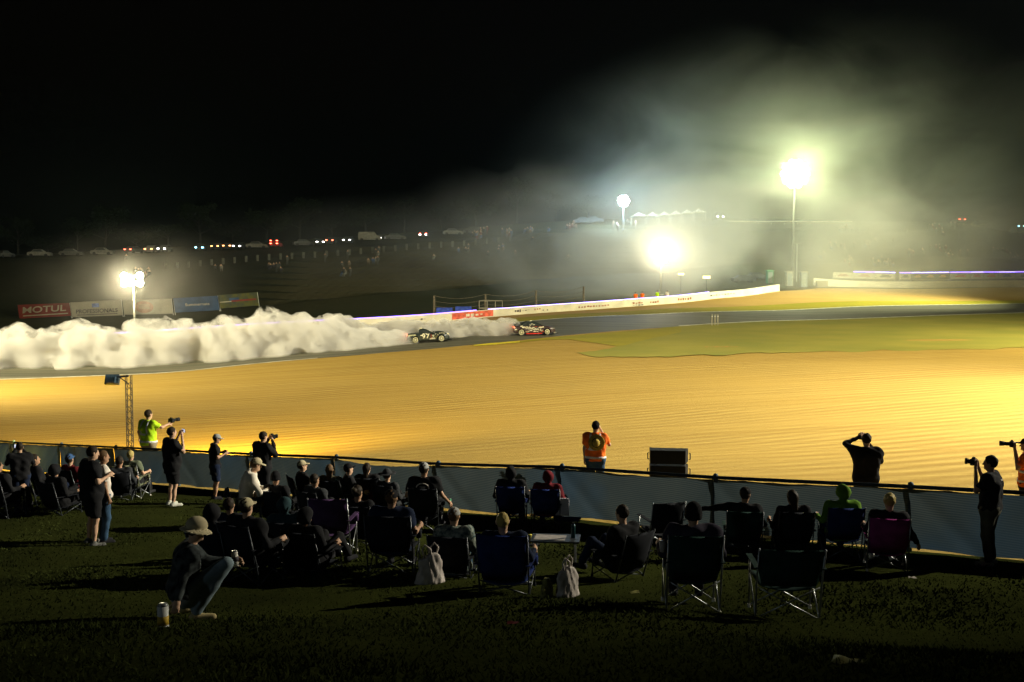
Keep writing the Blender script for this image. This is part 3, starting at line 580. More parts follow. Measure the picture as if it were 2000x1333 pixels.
def skeleton(pose):
    J = {}
    if pose['legs'] == 'stand':
        st = pose.get('stance', .10); by = pose.get('step', 0.0)
        J['P'] = V3(0, 0, .95); J['hip'] = [V3(s*.09, 0, .93) for s in (-1, 1)]
        J['knee'] = [V3(s*(.05+st*.55), .03+s*by*.5, .50) for s in (-1, 1)]; J['ank'] = [V3(s*st, -.02+s*by, .085) for s in (-1, 1)]; J['toe'] = [V3(s*(st+.03), .14+s*by, .035) for s in (-1, 1)]
        z0 = .95
    elif pose['legs'] == 'sit':
        J['P'] = V3(0, -.02, .47); J['hip'] = [V3(s*.10, .02, .46) for s in (-1, 1)]; sp = pose.get('spread', .14)
        J['knee'] = [V3(s*sp, .43, .50) for s in (-1, 1)]; J['ank'] = [V3(s*(sp+.01), .50+pose.get('out', 0.0), .085) for s in (-1, 1)]; J['toe'] = [V3(s*(sp+.04), .66+pose.get('out', 0.0), .035) for s in (-1, 1)]
        z0 = .47
    else:                                  # deep squat on the heels
        J['P'] = V3(0, -.12, .27); J['hip'] = [V3(s*.10, -.08, .28) for s in (-1, 1)]; J['knee'] = [V3(-.16, .30, .40), V3(.16, .34, .58)]
        J['ank'] = [V3(-.14, -.05, .10), V3(.15, .04, .085)]; J['toe'] = [V3(-.16, .10, .03), V3(.18, .20, .035)]; z0 = .27
    ln = R(pose.get('lean', 0)); sd = R(pose.get('tilt', 0))
    up = V3(math.sin(sd), math.sin(ln)*math.cos(sd), math.cos(ln)*math.cos(sd)); up /= np.linalg.norm(up)
    J['up'] = up; P0 = J['P']; rt = V3(1, 0, 0)-up*up[0]; rt /= np.linalg.norm(rt); J['rt'] = rt; tw = R(pose.get('twist', 0)); fwt = np.cross(up, rt); J['fwt'] = fwt
    srt = rt*math.cos(tw)+fwt*math.sin(tw)
    b = pose.get('build', 1.0)*1.2; J['b'] = b; b = b
    J['C'] = P0+up*.36+fwt*-.01; J['sh'] = [P0+up*.475+srt*s*.175*(.5+.5*b) for s in (-1, 1)]; J['N'] = P0+up*.52
    hl = R(pose.get('nod', 0)); hy = R(pose.get('yaw', 0)); hup = up*.55+V3(0, 0, 1)*.45; hup /= np.linalg.norm(hup)
    f0 = V3(math.sin(-hy), math.cos(hy), 0); f0 -= hup*(f0@hup); f0 /= np.linalg.norm(f0); fw = f0*math.cos(hl)-hup*math.sin(hl); hup = hup*math.cos(hl)+f0*math.sin(hl)
    J['H'] = J['N']+hup*.165+fw*.02; J['hf'] = fw; J['hu'] = hup
    J['elb'] = []; J['wr'] = []; J['hd'] = []
    for i, s in enumerate((-1, 1)):
        a = pose.get('arms', 'down'); a = a[i] if isinstance(a, (tuple, list)) else a; sh = J['sh'][i]; o = lambda x, y, z: rt*s*x+fwt*y+V3(0, 0, 1)*z
        if a == 'down': e = sh+o(.05, -.02, -.28); w = e+o(.0, .06, -.24)
        elif a == 'out': e = sh+o(.12, -.02, -.25); w = e+o(.10, .12, -.16)
        elif a == 'phone': e = sh+o(.09, .15, -.20); w = V3(*(J['H']))+fw*.20+rt*s*.06-V3(0, 0, .05)
        elif a == 'wide': e = sh+o(.21, .10, .0); w = V3(*(J['H']))+fw*.20+rt*s*.07+V3(0, 0, .0)
        elif a == 'high': e = sh+o(.17, .05, .13); w = V3(*(J['H']))+fw*.16+rt*s*.08+V3(0, 0, .04)
        elif a == 'chest': e = sh+o(.10, .02, -.26); w = sh+o(-.02, .24, -.18)
        elif a == 'lap': e = sh+o(.07, .06, -.27); w = J['P']+V3(0, .26, .12)+rt*s*.07
        elif a == 'rest': e = sh+o(.12, .02, -.26); w = sh+o(.14, .26, -.28)
        elif a == 'clasp': e = sh+o(.03, .14, -.24); w = J['P']+V3(0, .44, .20)+rt*s*.03
        elif a == 'side': e = sh+o(.27, -.02, -.02); w = e+o(.22, .05, -.06)
        elif a == 'ground': e = sh+o(.06, .06, -.28); w = e+o(.05, .10, -.22)
        elif a == 'knee': e = sh+o(.06, .16, -.22); w = e+o(.0, .22, .02)
        else: e = sh+o(*a[0]); w = e+o(*a[1])
        J['elb'].append(e); J['wr'].append(w); d = (w-e)/np.linalg.norm(w-e); J['hd'].append(w+d*.05)
    return J
def bbox(J, pad=.2):
    pts = np.array([J['P'], J['C'], J['N'], J['H']]+J['sh']+J['elb']+J['wr']+J['hip']+J['knee']+J['ank']+J['toe']); return pts.min(0)-pad, pts.max(0)+pad
def torso(p, J, g, hem=0.0, belly=0.0):
    b = J['b']; rt = J['rt']; d = seg(p, J['hip'][0], J['hip'][1], .105*b+g)
    for s in (-1, 1): d = smin(d, seg(p, J['P']+rt*s*.055*b, J['C']+rt*s*.075*b, .098*b+g, .108*b+g), .06)
    d = smin(d, seg(p, J['sh'][0]-J['up']*.02, J['sh'][1]-J['up']*.02, .062*b+g), .08)
    d = smin(d, seg(p, J['C']+J['up']*.05, J['N']+J['up']*-.02, .08+g, .05+g), .06)
    if belly: d = smin(d, ell(p, J['P']+J['fwt']*.07+J['up']*.12, (.15*b+g, .12+g, .15+g)), .08)
    if hem:
        for s in (-1, 1): d = smin(d, seg(p, J['P']+rt*s*.06, J['P']+rt*s*.075-J['up']*hem, .10*b+g, .095*b+g), .05)
        d = np.maximum(d, -( (p-J['P'])@J['up']+hem))
    return d
def person(name, label, loc, face, pose, top, bottom=None, skin=0, head=('short', None), shoes=None, sleeve='short', legs='long', scale=1.0, group=None, hem=.10, h=.022, extra=None, cat='person'):
    """face: degrees, 0 = looking away from the camera over the gravel, positive = turned left"""
    J = skeleton(pose); t = thing(name, label, cat, loc, R(face), group, scale); b = J['b']
    lo, hi = bbox(J); ms = SKIN[skin]
    def body(p):
        d = torso(p, J, -.012)
        d = smin(d, seg(p, J['N']-J['up']*.05, J['H']-J['hu']*.05, .052, .05), .03)
        for i in (0, 1):
            d = smin(d, seg(p, J['sh'][i], J['elb'][i], .046*b, .037), .04); d = smin(d, seg(p, J['elb'][i], J['wr'][i], .038, .026), .02)
            d = smin(d, seg(p, J['hip'][i], J['knee'][i], .080*b, .052), .05); k = J['knee'][i]; a = J['ank'][i]
            d = smin(d, seg(p, k, a, .050, .034), .03); d = smin(d, seg(p, k*.65+a*.35-V3(0, .018, 0), k*.4+a*.6, .045, .036), .03)
            d = smin(d, seg(p, a-V3(0, .03, .035), J['toe'][i], .038, .03), .03)
        return d
    V, Fc = surfnet(body, lo, hi, .02); VV = [V]; FF = [Fc]; n = len(V)
    hv, hf = surfnet(lambda p: smin(head_sdf(p, J['H'], J['hf'], J['hu']), seg(p, J['N'], J['H']-J['hu']*.06, .05, .05), .03), J['H']-.17, J['H']+.17, .0115); VV.append(hv); FF.append(hf+n); n += len(hv)
    for i, s in enumerate((-1, 1)):
        w = J['wr'][i]; dr = (w-J['elb'][i]); dr /= np.linalg.norm(dr); upv = pose.get('palm', V3(s*.9, -.1, .45)); upv = np.array(upv, float)
        if abs(upv@dr) > .95: upv = V3(0, -1, .2)
        hv, hf = surfnet(lambda p: smin(hand_sdf(p, w, dr, upv, s, pose.get('curl', .7)), seg(p, w-dr*.05, w+dr*.02, .026, .024), .02), w+dr*.08-.13, w+dr*.08+.13, .0065); VV.append(hv); FF.append(hf+n); n += len(hv)
    np_mesh('body', np.concatenate(VV), np.concatenate(FF), ms, t)
    # top
    def shirt(p):
        d = torso(p, J, .012, hem, pose.get('belly', 0))
        for i in (0, 1):
            sh, e, w = J['sh'][i], J['elb'][i], J['wr'][i]
            if sleeve == 'long': d = smin(d, seg(p, sh, e, .066*b, .052), .05); d = smin(d, seg(p, e, w-(w-e)*.04, .052, .038), .02)
            elif sleeve == 'short': q = sh+(e-sh)*.72; dd = seg(p, sh, q, .064*b, .060); ax = (e-sh)/np.linalg.norm(e-sh); dd = np.maximum(dd, (p-q)@ax-.01); d = smin(d, dd, .04)
        if head[0] == 'hood':
            hp = J['H']; hd_ = ell(p-hp, -J['hf']*.015+J['hu']*.01, (.112, .125, .135)); cut = ell(p-hp, J['hf']*.10, (.07, .09, .095)); d = smin(d, np.maximum(hd_, -cut), .04)
        elif sleeve == 'long' and pose.get('hooddown', False):
            d = smin(d, ell(p, J['N']-J['fwt']*.08+J['up']*.0, (.10, .06, .05)), .04)
        nk = seg(p, J['N']+J['up']*.06, J['N']+J['up']*.2, .05, .06); 
        if head[0] != 'hood': d = np.maximum(d, -nk)
        return d+.008*np.sin(p[:, 2]*31+p[:, 0]*11+3*np.sin(p[:, 1]*9))*np.sin(p[:, 0]*17+p[:, 1]*23)+.006*np.sin(p[:, 2]*13-p[:, 0]*19+p[:, 1]*7)
    V, Fc = surfnet(shirt, lo, hi, h); so = np_mesh('top', V, Fc, top, t)
    if bottom:
        def pants(p):
            d = seg(p, J['hip'][0], J['hip'][1], .118*b)
            for i in (0, 1):
                hp, k, a = J['hip'][i], J['knee'][i], J['ank'][i]
                if legs == 'long': d = smin(d, seg(p, hp, k, .100*b, .074), .04); d = smin(d, seg(p, k, a+V3(0, 0, .03), .074, .062), .03)
                else: q = hp+(k-hp)*.92; ax = (k-hp)/np.linalg.norm(k-hp); d = smin(d, np.maximum(seg(p, hp, q, .104*b, .092), (p-q)@ax-.02), .04)
            return d+.005*np.sin(p[:, 2]*27+p[:, 1]*9)*np.sin(p[:, 0]*15+p[:, 1]*19)
        q = np.array(J['hip']+J['knee']+(J['ank'] if legs == 'long' else [])); V, Fc = surfnet(pants, q.min(0)-.2, q.max(0)+.2, h); np_mesh('trousers' if legs == 'long' else 'shorts', V, Fc, bottom, t)
    sm = shoes or cl('shoe_black', (.02, .02, .022))
    for i in (0, 1):
        a, o = J['ank'][i], J['toe'][i]
        def shoe(p):
            d = smin(seg(p, a-V3(0, .04, .04), o, .046, .038), seg(p, a-V3(0, .01, .03), a+V3(0, 0, .01), .047, .043), .03); return np.maximum(d, -(p[:, 2]-.002)) if pose['legs'] != 'squat' or i else d
        q = np.array([a, o]); V, Fc = surfnet(shoe, q.min(0)-.12, q.max(0)+.12, .014); np_mesh('shoe', V, Fc, sm, t)
    # hair and headwear
    kind, hm = head[0], head[1]; hc, f, u = J['H'], J['hf'], J['hu']; r = np.cross(f, u)
    def loc3(p): q = p-hc; return np.stack([q@r, q@f, q@u], -1)
    def gen(nm, fn, m, pad=.2, hh=.012):
        V, Fc = surfnet(lambda p: fn(loc3(p)), hc-pad, hc+pad, hh)
        if len(V): return np_mesh(nm, V, Fc, m, t)
    hairm = head[2] if len(head) > 2 else cl('hair_dark', (.025, .018, .012), .6)
    def hair(l): return np.maximum(ell(l, (0, -.014, .03), (.086, .104, .106)), np.maximum(-(l[:, 2]+.055-.0*l[:, 1]), l[:, 1]-.03-l[:, 2]*.55))+.004*np.sin(l[:, 0]*90)*np.sin(l[:, 2]*80)
    if kind in ('short', 'cap', 'phones', 'long', 'bun', 'buzz', 'bucket', 'widehat'):
        if kind == 'long': gen('hair', lambda l: smin(hair(l), np.maximum(seg(l, V3(0, -.055, .0), V3(0, -.085, -.17), .075, .05), l[:, 1]-.01), .05), hairm, .28)
        elif kind == 'bun': gen('hair', lambda l: smin(hair(l), ell(l, (0, -.115, .07), (.045, .04, .045)), .02), hairm, .24)
        elif kind == 'buzz': gen('hair', lambda l: hair(l)+.006, hairm)
        else: gen('hair', hair, hairm)
    if kind == 'cap':
        gen('cap', lambda l: np.minimum(np.maximum(ell(l, (0, -.006, .035), (.094, .108, .104)), -(l[:, 2]-.028)), np.maximum(ell(l, (0, .105, .035), (.075, .085, .014)), -(l[:, 1]-.06))), hm, .24)
    if kind == 'bucket':
        gen('bucket_hat', lambda l: np.minimum(np.maximum(ell(l, (0, -.004, .05), (.105, .115, .10)), -(l[:, 2]-.03)), np.abs(l[:, 2]-.055+np.hypot(l[:, 0], l[:, 1]+.004)*.42-.008)-.008+np.maximum(np.hypot(l[:, 0], l[:, 1])-.165, 0)*1.0+np.maximum(.095-np.hypot(l[:, 0], l[:, 1]), 0)), hm, .26)
    if kind == 'widehat':
        gen('wide_hat', lambda l: np.minimum(np.maximum(ell(l, (0, -.004, .05), (.10, .11, .12)), -(l[:, 2]-.03)), np.abs(l[:, 2]-.05)-.009+np.maximum(np.hypot(l[:, 0], l[:, 1])-.20, 0)+np.maximum(.09-np.hypot(l[:, 0], l[:, 1]), 0)), hm, .30)
    if kind == 'beanie':
        gen('beanie', lambda l: smin(np.maximum(ell(l, (0, -.01, .035), (.096, .11, .118)), -(l[:, 2]+.03)), np.maximum(np.abs(l[:, 2]+.01)-.028, ell(l, (0, -.008, .0), (.1, .114, .2))), .01)+.002*np.sin(np.arctan2(l[:, 0], l[:, 1])*40), hm)
    if extra: extra(t, J)
    return t, J
def small_thing(name, label, cat, loc, fn, rz=0, group=None, scale=1.0):
    t = thing(name, label, cat, loc, rz, group, scale); fn(t); return t
def world_of(t, v): # a point of the person's own frame in the place
    m = Matrix.Translation(t.location) @ t.rotation_euler.to_matrix().to_4x4() @ Matrix.Diagonal((t.scale[0],)*3+(1,)); return m @ Vector(tuple(v))
def spot_for(px, pyf, pyh, tall):
    g = on_ground(px, pyf); s = (pyf-pyh)*g.y/F/tall; return g, s
def fit(px, pyh, Y, tall):
    g = at_depth(px, Y); top = P(px, pyh, Y); return g, (top.z-g.z)/tall
# ------------------------------------------------------------------ camping chairs
M_tube = mat('chair_tube_dark', (.04, .045, .05), .4, .3, 9, metal=.3); M_silver = mat('chair_tube_silver', (.26, .27, .27), .35, .2, 9, metal=.7)
M_refl = mat('reflective_cap', (.75, .7, .62), .4, .2, 9)
def camp_chair(label, loc, face, fab, frame=None, drop=0.0, wide=.56, top=.95, cup=True, group='folding camp chairs of the spectators'):
    t = thing('camping_chair', label, 'chair', loc, R(face), group); fr = frame or M_tube; w = wide/2; zs = .43-drop; zb = top-drop
    def cloth(name, rows, m, par, th=.012):       # rows of (y, z, half width, sag); a thick, gently hanging sheet
        V = []; n = 8; k = len(rows)
        for (y, z, hw, sg) in rows:
            for i in range(n+1):
                u = -1+2*i/n; V.append((u*hw, y+(0 if sg > 0 else sg*(1-u*u)), z-(sg*(1-u*u) if sg > 0 else 0)))
        Vb = [(x, y-.006, z-th) for x, y, z in V]; F_ = [(r*(n+1)+i, r*(n+1)+i+1, (r+1)*(n+1)+i+1, (r+1)*(n+1)+i) for r in range(k-1) for i in range(n)]
        o_ = len(V); F2 = [(d+o_, c+o_, b+o_, a+o_) for a, b, c, d in F_]; rim = [r*(n+1) for r in range(k)]+[(k-1)*(n+1)+i for i in range(1, n+1)]+[r*(n+1)+n for r in range(k-2, -1, -1)]+[i for i in range(n-1, 0, -1)]
        F3 = [(rim[j], rim[(j+1) % len(rim)], rim[(j+1) % len(rim)]+o_, rim[j]+o_) for j in range(len(rim))]
        return link_mesh(name, V+Vb, F_+F2+F3, m, par, True)
    cloth('seat', [(-.20, zs-.02, w*.86, .05), (-.05, zs-.03, w*.9, .07), (.12, zs-.01, w*.95, .06), (.27, zs+.02, w, .03)], fab, t)
    bk = cloth('backrest', [(-.20, zs-.01, w*.86, -.03), (-.26, zs+.16, w*.98, -.07), (-.31, zs+.34, w, -.08), (-.36, zb-.04, w, -.05), (-.365, zb, w*.98, -.02)], fab, t)
    for s in (-1, 1):
        b = MB(); b.tube([(s*w, -.16, .0), (s*w*1.02, -.22, zs), (s*w*1.02, -.37, zb+.01)], .011, 8); b.build('upright', fr, t, True)
        b = MB(); b.tube([(s*w, .30, .02), (s*w, .27, zs+.19)], .011, 8); b.build('front_post', fr, t, True)
        b = MB(); b.box((s*w*1.03, -.01, zs+.2), (.065, .60, .012)); b.build('armrest', fab, t)
        b = MB(); b.tube([(s*w, -.16, .02), (-s*w, -.18, zs-.04)], .009, 6); b.build('leg', fr, t, True)
        b = MB(); b.tube([(s*w, .30, .02), (-s*w, .27, zs-.02)], .009, 6); b.build('leg', fr, t, True)
        b = MB(); b.tube([(s*w, -.16, .02), (s*w, .28, zs-.02)], .009, 6); b.build('leg', fr, t, True)
        for y in (-.16, .30): b = MB(); b.tube([(s*w, y, -.005), (s*w, y, .035)], .02, 8); b.build('foot_cap', M_tube if fr is M_tube else M_refl, t)
    if cup:
        b = MB(); V = []; b.tube([(w*1.05, .2, zs+.19), (w*1.05, .2, zs+.08)], .045, 10, .038); b.build('cup_holder', fab, t, True)
    return t
def sitter(px, pyf, pyh, label, face, top, bottom, pose=None, chair=None, clabel=None, frame=None, ctop=.95, wide=.56, **kw):
    g = on_ground(px, pyf); hgt = (pyf-pyh)*g.y/F; drop = min(.30, max(0, 1.22-hgt)); ps = dict(legs='sit', lean=-11+(px*7 % 9)-4, arms='rest', nod=-4+(px*3 % 11), yaw=(px*13 % 47)-23, tilt=(px*5 % 7)-3); ps.update(pose or {})
    sc = min(1.1, max(.86, hgt/(1.22-drop)))
    z = Vector((0, 0, -drop*.95)); J0 = None
    def low(J): pass
    t, J = person('person', label, g, face, dict(ps, drop=drop), top, bottom, scale=sc, group='spectators seated on the bank', **kw)
    if chair: camp_chair(clabel, g, face, chair, frame, drop, wide, ctop)
    return t, J
_sk = skeleton
def skeleton(pose):
    J = _sk(pose); d = pose.get('drop', 0)
    if d and pose['legs'] == 'sit':
        dv = V3(0, 0, -d)
        for k in ('P', 'C', 'N', 'H'): J[k] = J[k]+dv
        for k in ('hip', 'sh', 'elb', 'wr', 'hd'): J[k] = [q+dv for q in J[k]]
        J['knee'] = [q+V3(0, .02, -d*.25) for q in J['knee']]; J['ank'] = [q+V3(0, .16*d/.3, 0) for q in J['ank']]; J['toe'] = [q+V3(0, .16*d/.3, 0) for q in J['toe']]
    return J
def stander(px, pyf, pyh, label, face, top, bottom, pose=None, **kw):
    g = on_ground(px, pyf); s = (pyf-pyh)*g.y/F/1.77; s = min(1.12, max(.84, s)); ps = dict(legs='stand', arms='down'); ps.update(pose or {})
    return person('person', label, g, face, ps, top, bottom, scale=s, group='spectators standing at the fence', **kw)
K = cl('black', (.013, .013, .014)); NV = cl('navy', (.012, .018, .038)); DG = cl('charcoal', (.03, .032, .034)); WH = cl('white', (.62, .56, .48)); CR = cl('cream', (.60, .54, .44))
JN = cl('denim', (.035, .07, .12)); LJ = cl('light_denim', (.17, .22, .24)); TE = cl('teal_check', (.10, .19, .20), var=.7, sc=18, col2=(.3, .33, .27)); MR = cl('maroon', (.10, .012, .016)); GR = cl('bright_green', (.10, .20, .02)); OL = cl('olive', (.08, .075, .05)); KH = cl('khaki', (.20, .17, .11))
SG = cl('sage', (.12, .14, .09)); PU = cl('purple', (.06, .03, .08)); PK = cl('pink', (.22, .03, .14)); BL = cl('blue_fabric', (.01, .02, .09)); BK = cl('black_fabric', (.012, .013, .016)); DGn = cl('dark_green_fabric', (.015, .035, .028)); PT = cl('patterned', (.03, .05, .03), var=.8, sc=22, col2=(.25, .25, .15)); BR = cl('brown', (.16, .11, .065))
HV = cl('hivis_yellow', (.42, .68, .02), .7); HO = cl('hivis_orange', (.85, .16, .02), .7); BGC = cl('beige_cap', (.42, .36, .22)); GC = cl('grey_cap', (.32, .32, .30)); WS = cl('white_shoe', (.5, .5, .42)); TS = cl('tan_shoe', (.36, .29, .14)); HB = cl('hair_blond', (.35, .27, .09), .55); HBr = cl('hair_brown', (.10, .06, .03), .6); BLC = cl('blue_cap', (.04, .09, .2))
M_screen = mat('phone_screen', (.6, .65, .8), .3, .1, 3, emit=(.75, .8, 1.0), estr=.9); M_black = mat('black_plastic', (.008, .009, .010), .7, .2, 6); M_reflect = mat('reflective_tape', (.6, .6, .62), .5, .1, 6)
def phone(label, t, J, lit=True, off=(0, 0, 0), cat='phone'):
    c = (np.array(J['wr'][0])+np.array(J['wr'][1]))/2+J['hf']*.07+V3(0, 0, .07)+V3(*off); w = world_of(t, c)
    e = thing('phone', label, cat, w, t.rotation_euler.z, 'phones held up by spectators')
    b = MB(); b.box((0, 0, 0), (.16, .01, .078)); b.build('phone_case', M_black, e)
    if lit: b = MB(); b.box((0, -.0065, 0), (.148, .003, .068)); b.build('screen', M_screen, e)
    return e
def camera(label, t, J, lens=.10, off=(0, 0, 0), i=None):
    c = (np.array(J['wr'][0])+np.array(J['wr'][1]))/2 if i is None else np.array(J['wr'][i]); c = c+J['hf']*.05+V3(0, 0, .05)+V3(*off); w = world_of(t, c)
    e = thing('camera', label, 'camera', w, t.rotation_euler.z, 'cameras held by people at the fence', t.scale[0])
    b = MB(); b.box((0, 0, 0), (.15, .07, .10)); b.box((0, -.005, .062), (.06, .05, .03), top=.7); b.build('camera_body', M_black, e)
    b = MB(); b.tube([(0, .03, 0), (0, .03+lens*.5, 0)], .035, 12, .036); b.tube([(0, .03+lens*.5, 0), (0, .03+lens, 0)], .042, 12, .05); b.build('lens', M_black, e, True)
    return e
def vest_bands(t, J, vest, m=None, straps=True):
    """reflective tape laid round a vest"""
    m = m or M_reflect; b_ = J['b']
    for hh in (.02, .20):
        def band(p):
            d = torso(p, J, .018, .10); return np.maximum(d, np.abs((p-J['P'])@J['up']-hh)-.026)
        lo = J['P']-.32; hi = J['C']+.32; V, Fc = surfnet(band, lo, hi, .02); np_mesh('reflective_band', V, Fc, m, t)
    if straps:
        for s in (-1, 1):
            def st(p):
                d = torso(p, J, .018, .10); return np.maximum(np.maximum(d, np.abs((p-J['P'])@J['rt']-s*.10)-.024), -((p-J['P'])@J['up']-.2))
            V, Fc = surfnet(st, J['P']-.3, J['N']+.3, .02); np_mesh('reflective_band', V, Fc, m, t)
# ---- people beyond the fence
g, s = fit(291, 800, 32.5, 1.77)
t, J = person('person', 'camera operator in a yellow green vest standing behind the fence beside the lattice mast', g, -28, dict(legs='stand', arms=('out', ((.16, .10, -.10), (.02, .20, .06))), stance=.13, build=1.05), HV, KH, head=('short', None), sleeve='short', scale=s*1.0, hem=.08)
vest_bands(t, J, HV); e = camera('video camera with a long lens held by the operator in the yellow vest', t, J, .22, (0, .05, .03), 1)
g, s = fit(1163, 822, 22.3, 1.77)
t, J = person('person', 'marshal in an orange vest and jeans behind the fence, straw hat on the back', g, -12, dict(legs='stand', arms=('down', 'phone'), stance=.12, build=1.04), HO, JN, head=('short', None, cl('hair_black', (.012, .01, .009))), scale=s, hem=.06)
vest_bands(t, J, HO)
c = world_of(t, J['C']-J['fwt']*.155+J['rt']*.04+V3(0, 0, .0)); e = thing('sun_hat', 'wide straw sun hat hanging on the back of the orange vest', 'hat', c, t.rotation_euler.z, None, s)
def hatf(p):
    l = p; r_ = np.hypot(l[:, 0], l[:, 2]); brim = np.abs(l[:, 1]+.02*np.cos(r_*12))-.008+np.maximum(r_-.175, 0); crown = ell(l, (0, -.02, 0), (.085, .10, .095)); return smin(brim, np.maximum(crown, l[:, 1]-.01), .02)
V, Fc = surfnet(hatf, (-.24, -.17, -.24), (.24, .08, .24), .014); np_mesh('straw_brim_and_crown', V, Fc, mat('straw', (.36, .26, .045), .8, .3, 30), e)
b = MB(); b.tube([(.087*math.cos(a*.3142), -.03, .097*math.sin(a*.3142)) for a in range(21)], .012, 6); b.build('hat_band', K, e, True)
g, s = fit(1692, 843, 19.0, 1.80)
t, J = person('person', 'photographer in a long black coat behind the fence with both elbows raised', g, -6, dict(legs='stand', arms=('high', 'phone'), stance=.12, build=1.12, palm=(0, -1, .2)), K, K, head=('short', None), sleeve='long', scale=s, hem=.34)
camera('camera held to the face by the photographer in the black coat', t, J, .16, (0, 0, -.02))
g, s = fit(2006, 856, 18.2, 1.77)
t, J = person('person', 'photographer in an orange vest at the right picture edge', g, 62, dict(legs='stand', arms='phone', stance=.12, build=1.05), HO, K, head=('cap', K), scale=s, hem=.08)
vest_bands(t, J, HO, straps=False); camera('long lens camera pointing left from the right picture edge', t, J, .18)
# ---- people on our side, standing
t, J = stander(337, 990, 832, 'spectator in a long black T-shirt filming with a lit phone under the yellow vest operator', -48, K, K, dict(arms='phone', build=1.1, belly=.02), head=('short', None), shoes=WS, legs='short', hem=.22)
phone('lit phone held up by the spectator in the long black T-shirt', t, J, True, (.0, .0, .0))
t, J = stander(421, 977, 845, 'long haired spectator in a white cap and dark dress standing at the fence', -62, K, NV, dict(arms='chest', nod=14, stance=.07, build=.92), head=('cap', GC), legs='short', hem=.28, skin=1)
e = None
t, J = stander(514, 990, 840, 'spectator in a puffy black jacket raising a camera behind the cream hooded one', -40, K, K, dict(arms='phone', build=1.12, nod=6), head=('short', None), sleeve='long', hem=.14)
camera('camera raised by the spectator in the puffy black jacket', t, J, .10)
t, J = stander(204, 1062, 876, 'slim spectator in white shirt and jeans half hidden by the man in black shorts', -55, WH, JN, dict(arms='down', stance=.08, build=.95), head=('short', None, HBr), hem=.08, skin=1)
t, J = stander(181, 1068, 868, 'heavy man in a black T-shirt and black shorts standing on the bank at the left', -50, K, K, dict(arms='chest', stance=.15, build=1.22, belly=.05, nod=8), head=('short', None), legs='short', hem=.16, shoes=cl('shoe_pale_sole', (.12, .12, .11)))
t, J = stander(1931, 1105, 885, 'young man in a black T-shirt and wide olive trousers with a camera at his face', 52, K, OL, dict(arms='phone', stance=.12, build=1.1), head=('short', None), hem=.04, legs='long', shoes=WS, skin=1)
camera('small camera held to the face of the young man in olive trousers', t, J, .09)
o = text_part('', .1, WH, t, (0, 0, 0)) if False else None
nb = MB(); q = J['C']+J['up']*.075-J['fwt']*.137+J['rt']*.03; nb.box(tuple(q), (.11, .012, .022)); nb.build('chest_print', WH, t)
t, J = stander(42, 1003, 862, 'dark dressed spectator lifting a lit phone at the left picture edge', 28, K, NV, dict(arms='phone', build=1.05), head=('short', None), sleeve='long', hem=.12)
phone('lit phone at the left picture edge', t, J, True, (-.02, 0, -.02))
# ---- seated
S = sitter
S(85, 990, 888, 'seated spectator with glasses in a dark jacket beside the one lifting a phone', -55, K, NV, head=('short', None), sleeve='long', chair=BK, clabel='black camp chair of the seated spectator with glasses', skin=1)
S(148, 985, 888, 'seated spectator in a blue cap and dark red shirt behind the heavy man in black', -25, MR, K, head=('cap', BLC), chair=BK, clabel='black camp chair under the spectator in the blue cap')
S(262, 972, 882, 'blond spectator in a sage green shirt seated by the lattice mast', -8, SG, K, head=('short', None, HB), sleeve='short', chair=PT, clabel='camp chair with a pale rim under the blond spectator in sage green', frame=M_silver)
camp_chair('empty camp chair of patterned fabric left of the blond spectator', on_ground(228, 968), -20, PT, M_silver, .1)
S(480, 1030, 884, 'spectator in a cream long sleeved hooded top leaning forward with clasped hands', -72, CR, BR, dict(lean=16, arms='clasp', nod=10, hooddown=True), head=('cap', BGC, HBr), sleeve='long', legs='short', chair=BK, clabel='dark low chair under the spectator in the cream hooded top', ctop=.7, skin=0)
S(598, 1000, 903, 'spectator in a beige cap and dark vest seated sideways against the fence', -62, K, K, dict(lean=-6), head=('cap', BGC), chair=BK, clabel='black chair of the spectator in the beige cap against the fence')
S(650, 1005, 909, 'brown haired spectator seated behind the purple chair', -15, OL, K, head=('long', None, HBr), sleeve='long', chair=BK, clabel='dark chair of the brown haired spectator', skin=1)
S(690, 1008, 908, 'spectator in a dark cap turning right, between two long haired neighbours', -70, K, MR, head=('cap', K), sleeve='long', chair=DGn, clabel='dark green chair of the spectator turning right in a dark cap')
S(720, 1004, 904, 'black haired spectator seated just right of the dark cap wearer', 0, K, K, head=('long', None), sleeve='long', chair=BK, clabel='black chair of the black haired spectator')
S(765, 1012, 919, 'spectator in a wide dark sun hat and pale scarf seated by the sagging cloth', -30, DG, K, head=('widehat', DG), sleeve='long', chair=BK, clabel='black chair under the wide sun hat')
t, J = S(833, 1040, 906, 'seated man in a black shirt with a round white print on the back', -8, K, K, dict(arms=('rest', 'out'), lean=-4, build=1.15), head=('cap', GC), chair=BK, clabel='black chair of the man with the round white print', skin=1)
q = J['C']-J['fwt']*.147+J['up']*.03; b = MB(); b.tube([tuple(q+J['rt']*.115*math.cos(a*.2856)+J['up']*.085*math.sin(a*.2856)) for a in range(23)], .010, 6); b.build('round_print', WH, t)
for k, w_ in ((-.02, .07), (.0, .09), (.02, .07)): b = MB(); b.box(tuple(q+J['up']*k), (w_*1.5, .012, .008)); b.build('print_line', WH, t)
w = world_of(t, J['wr'][1]+J['fwt']*.08-V3(0, 0, .02))
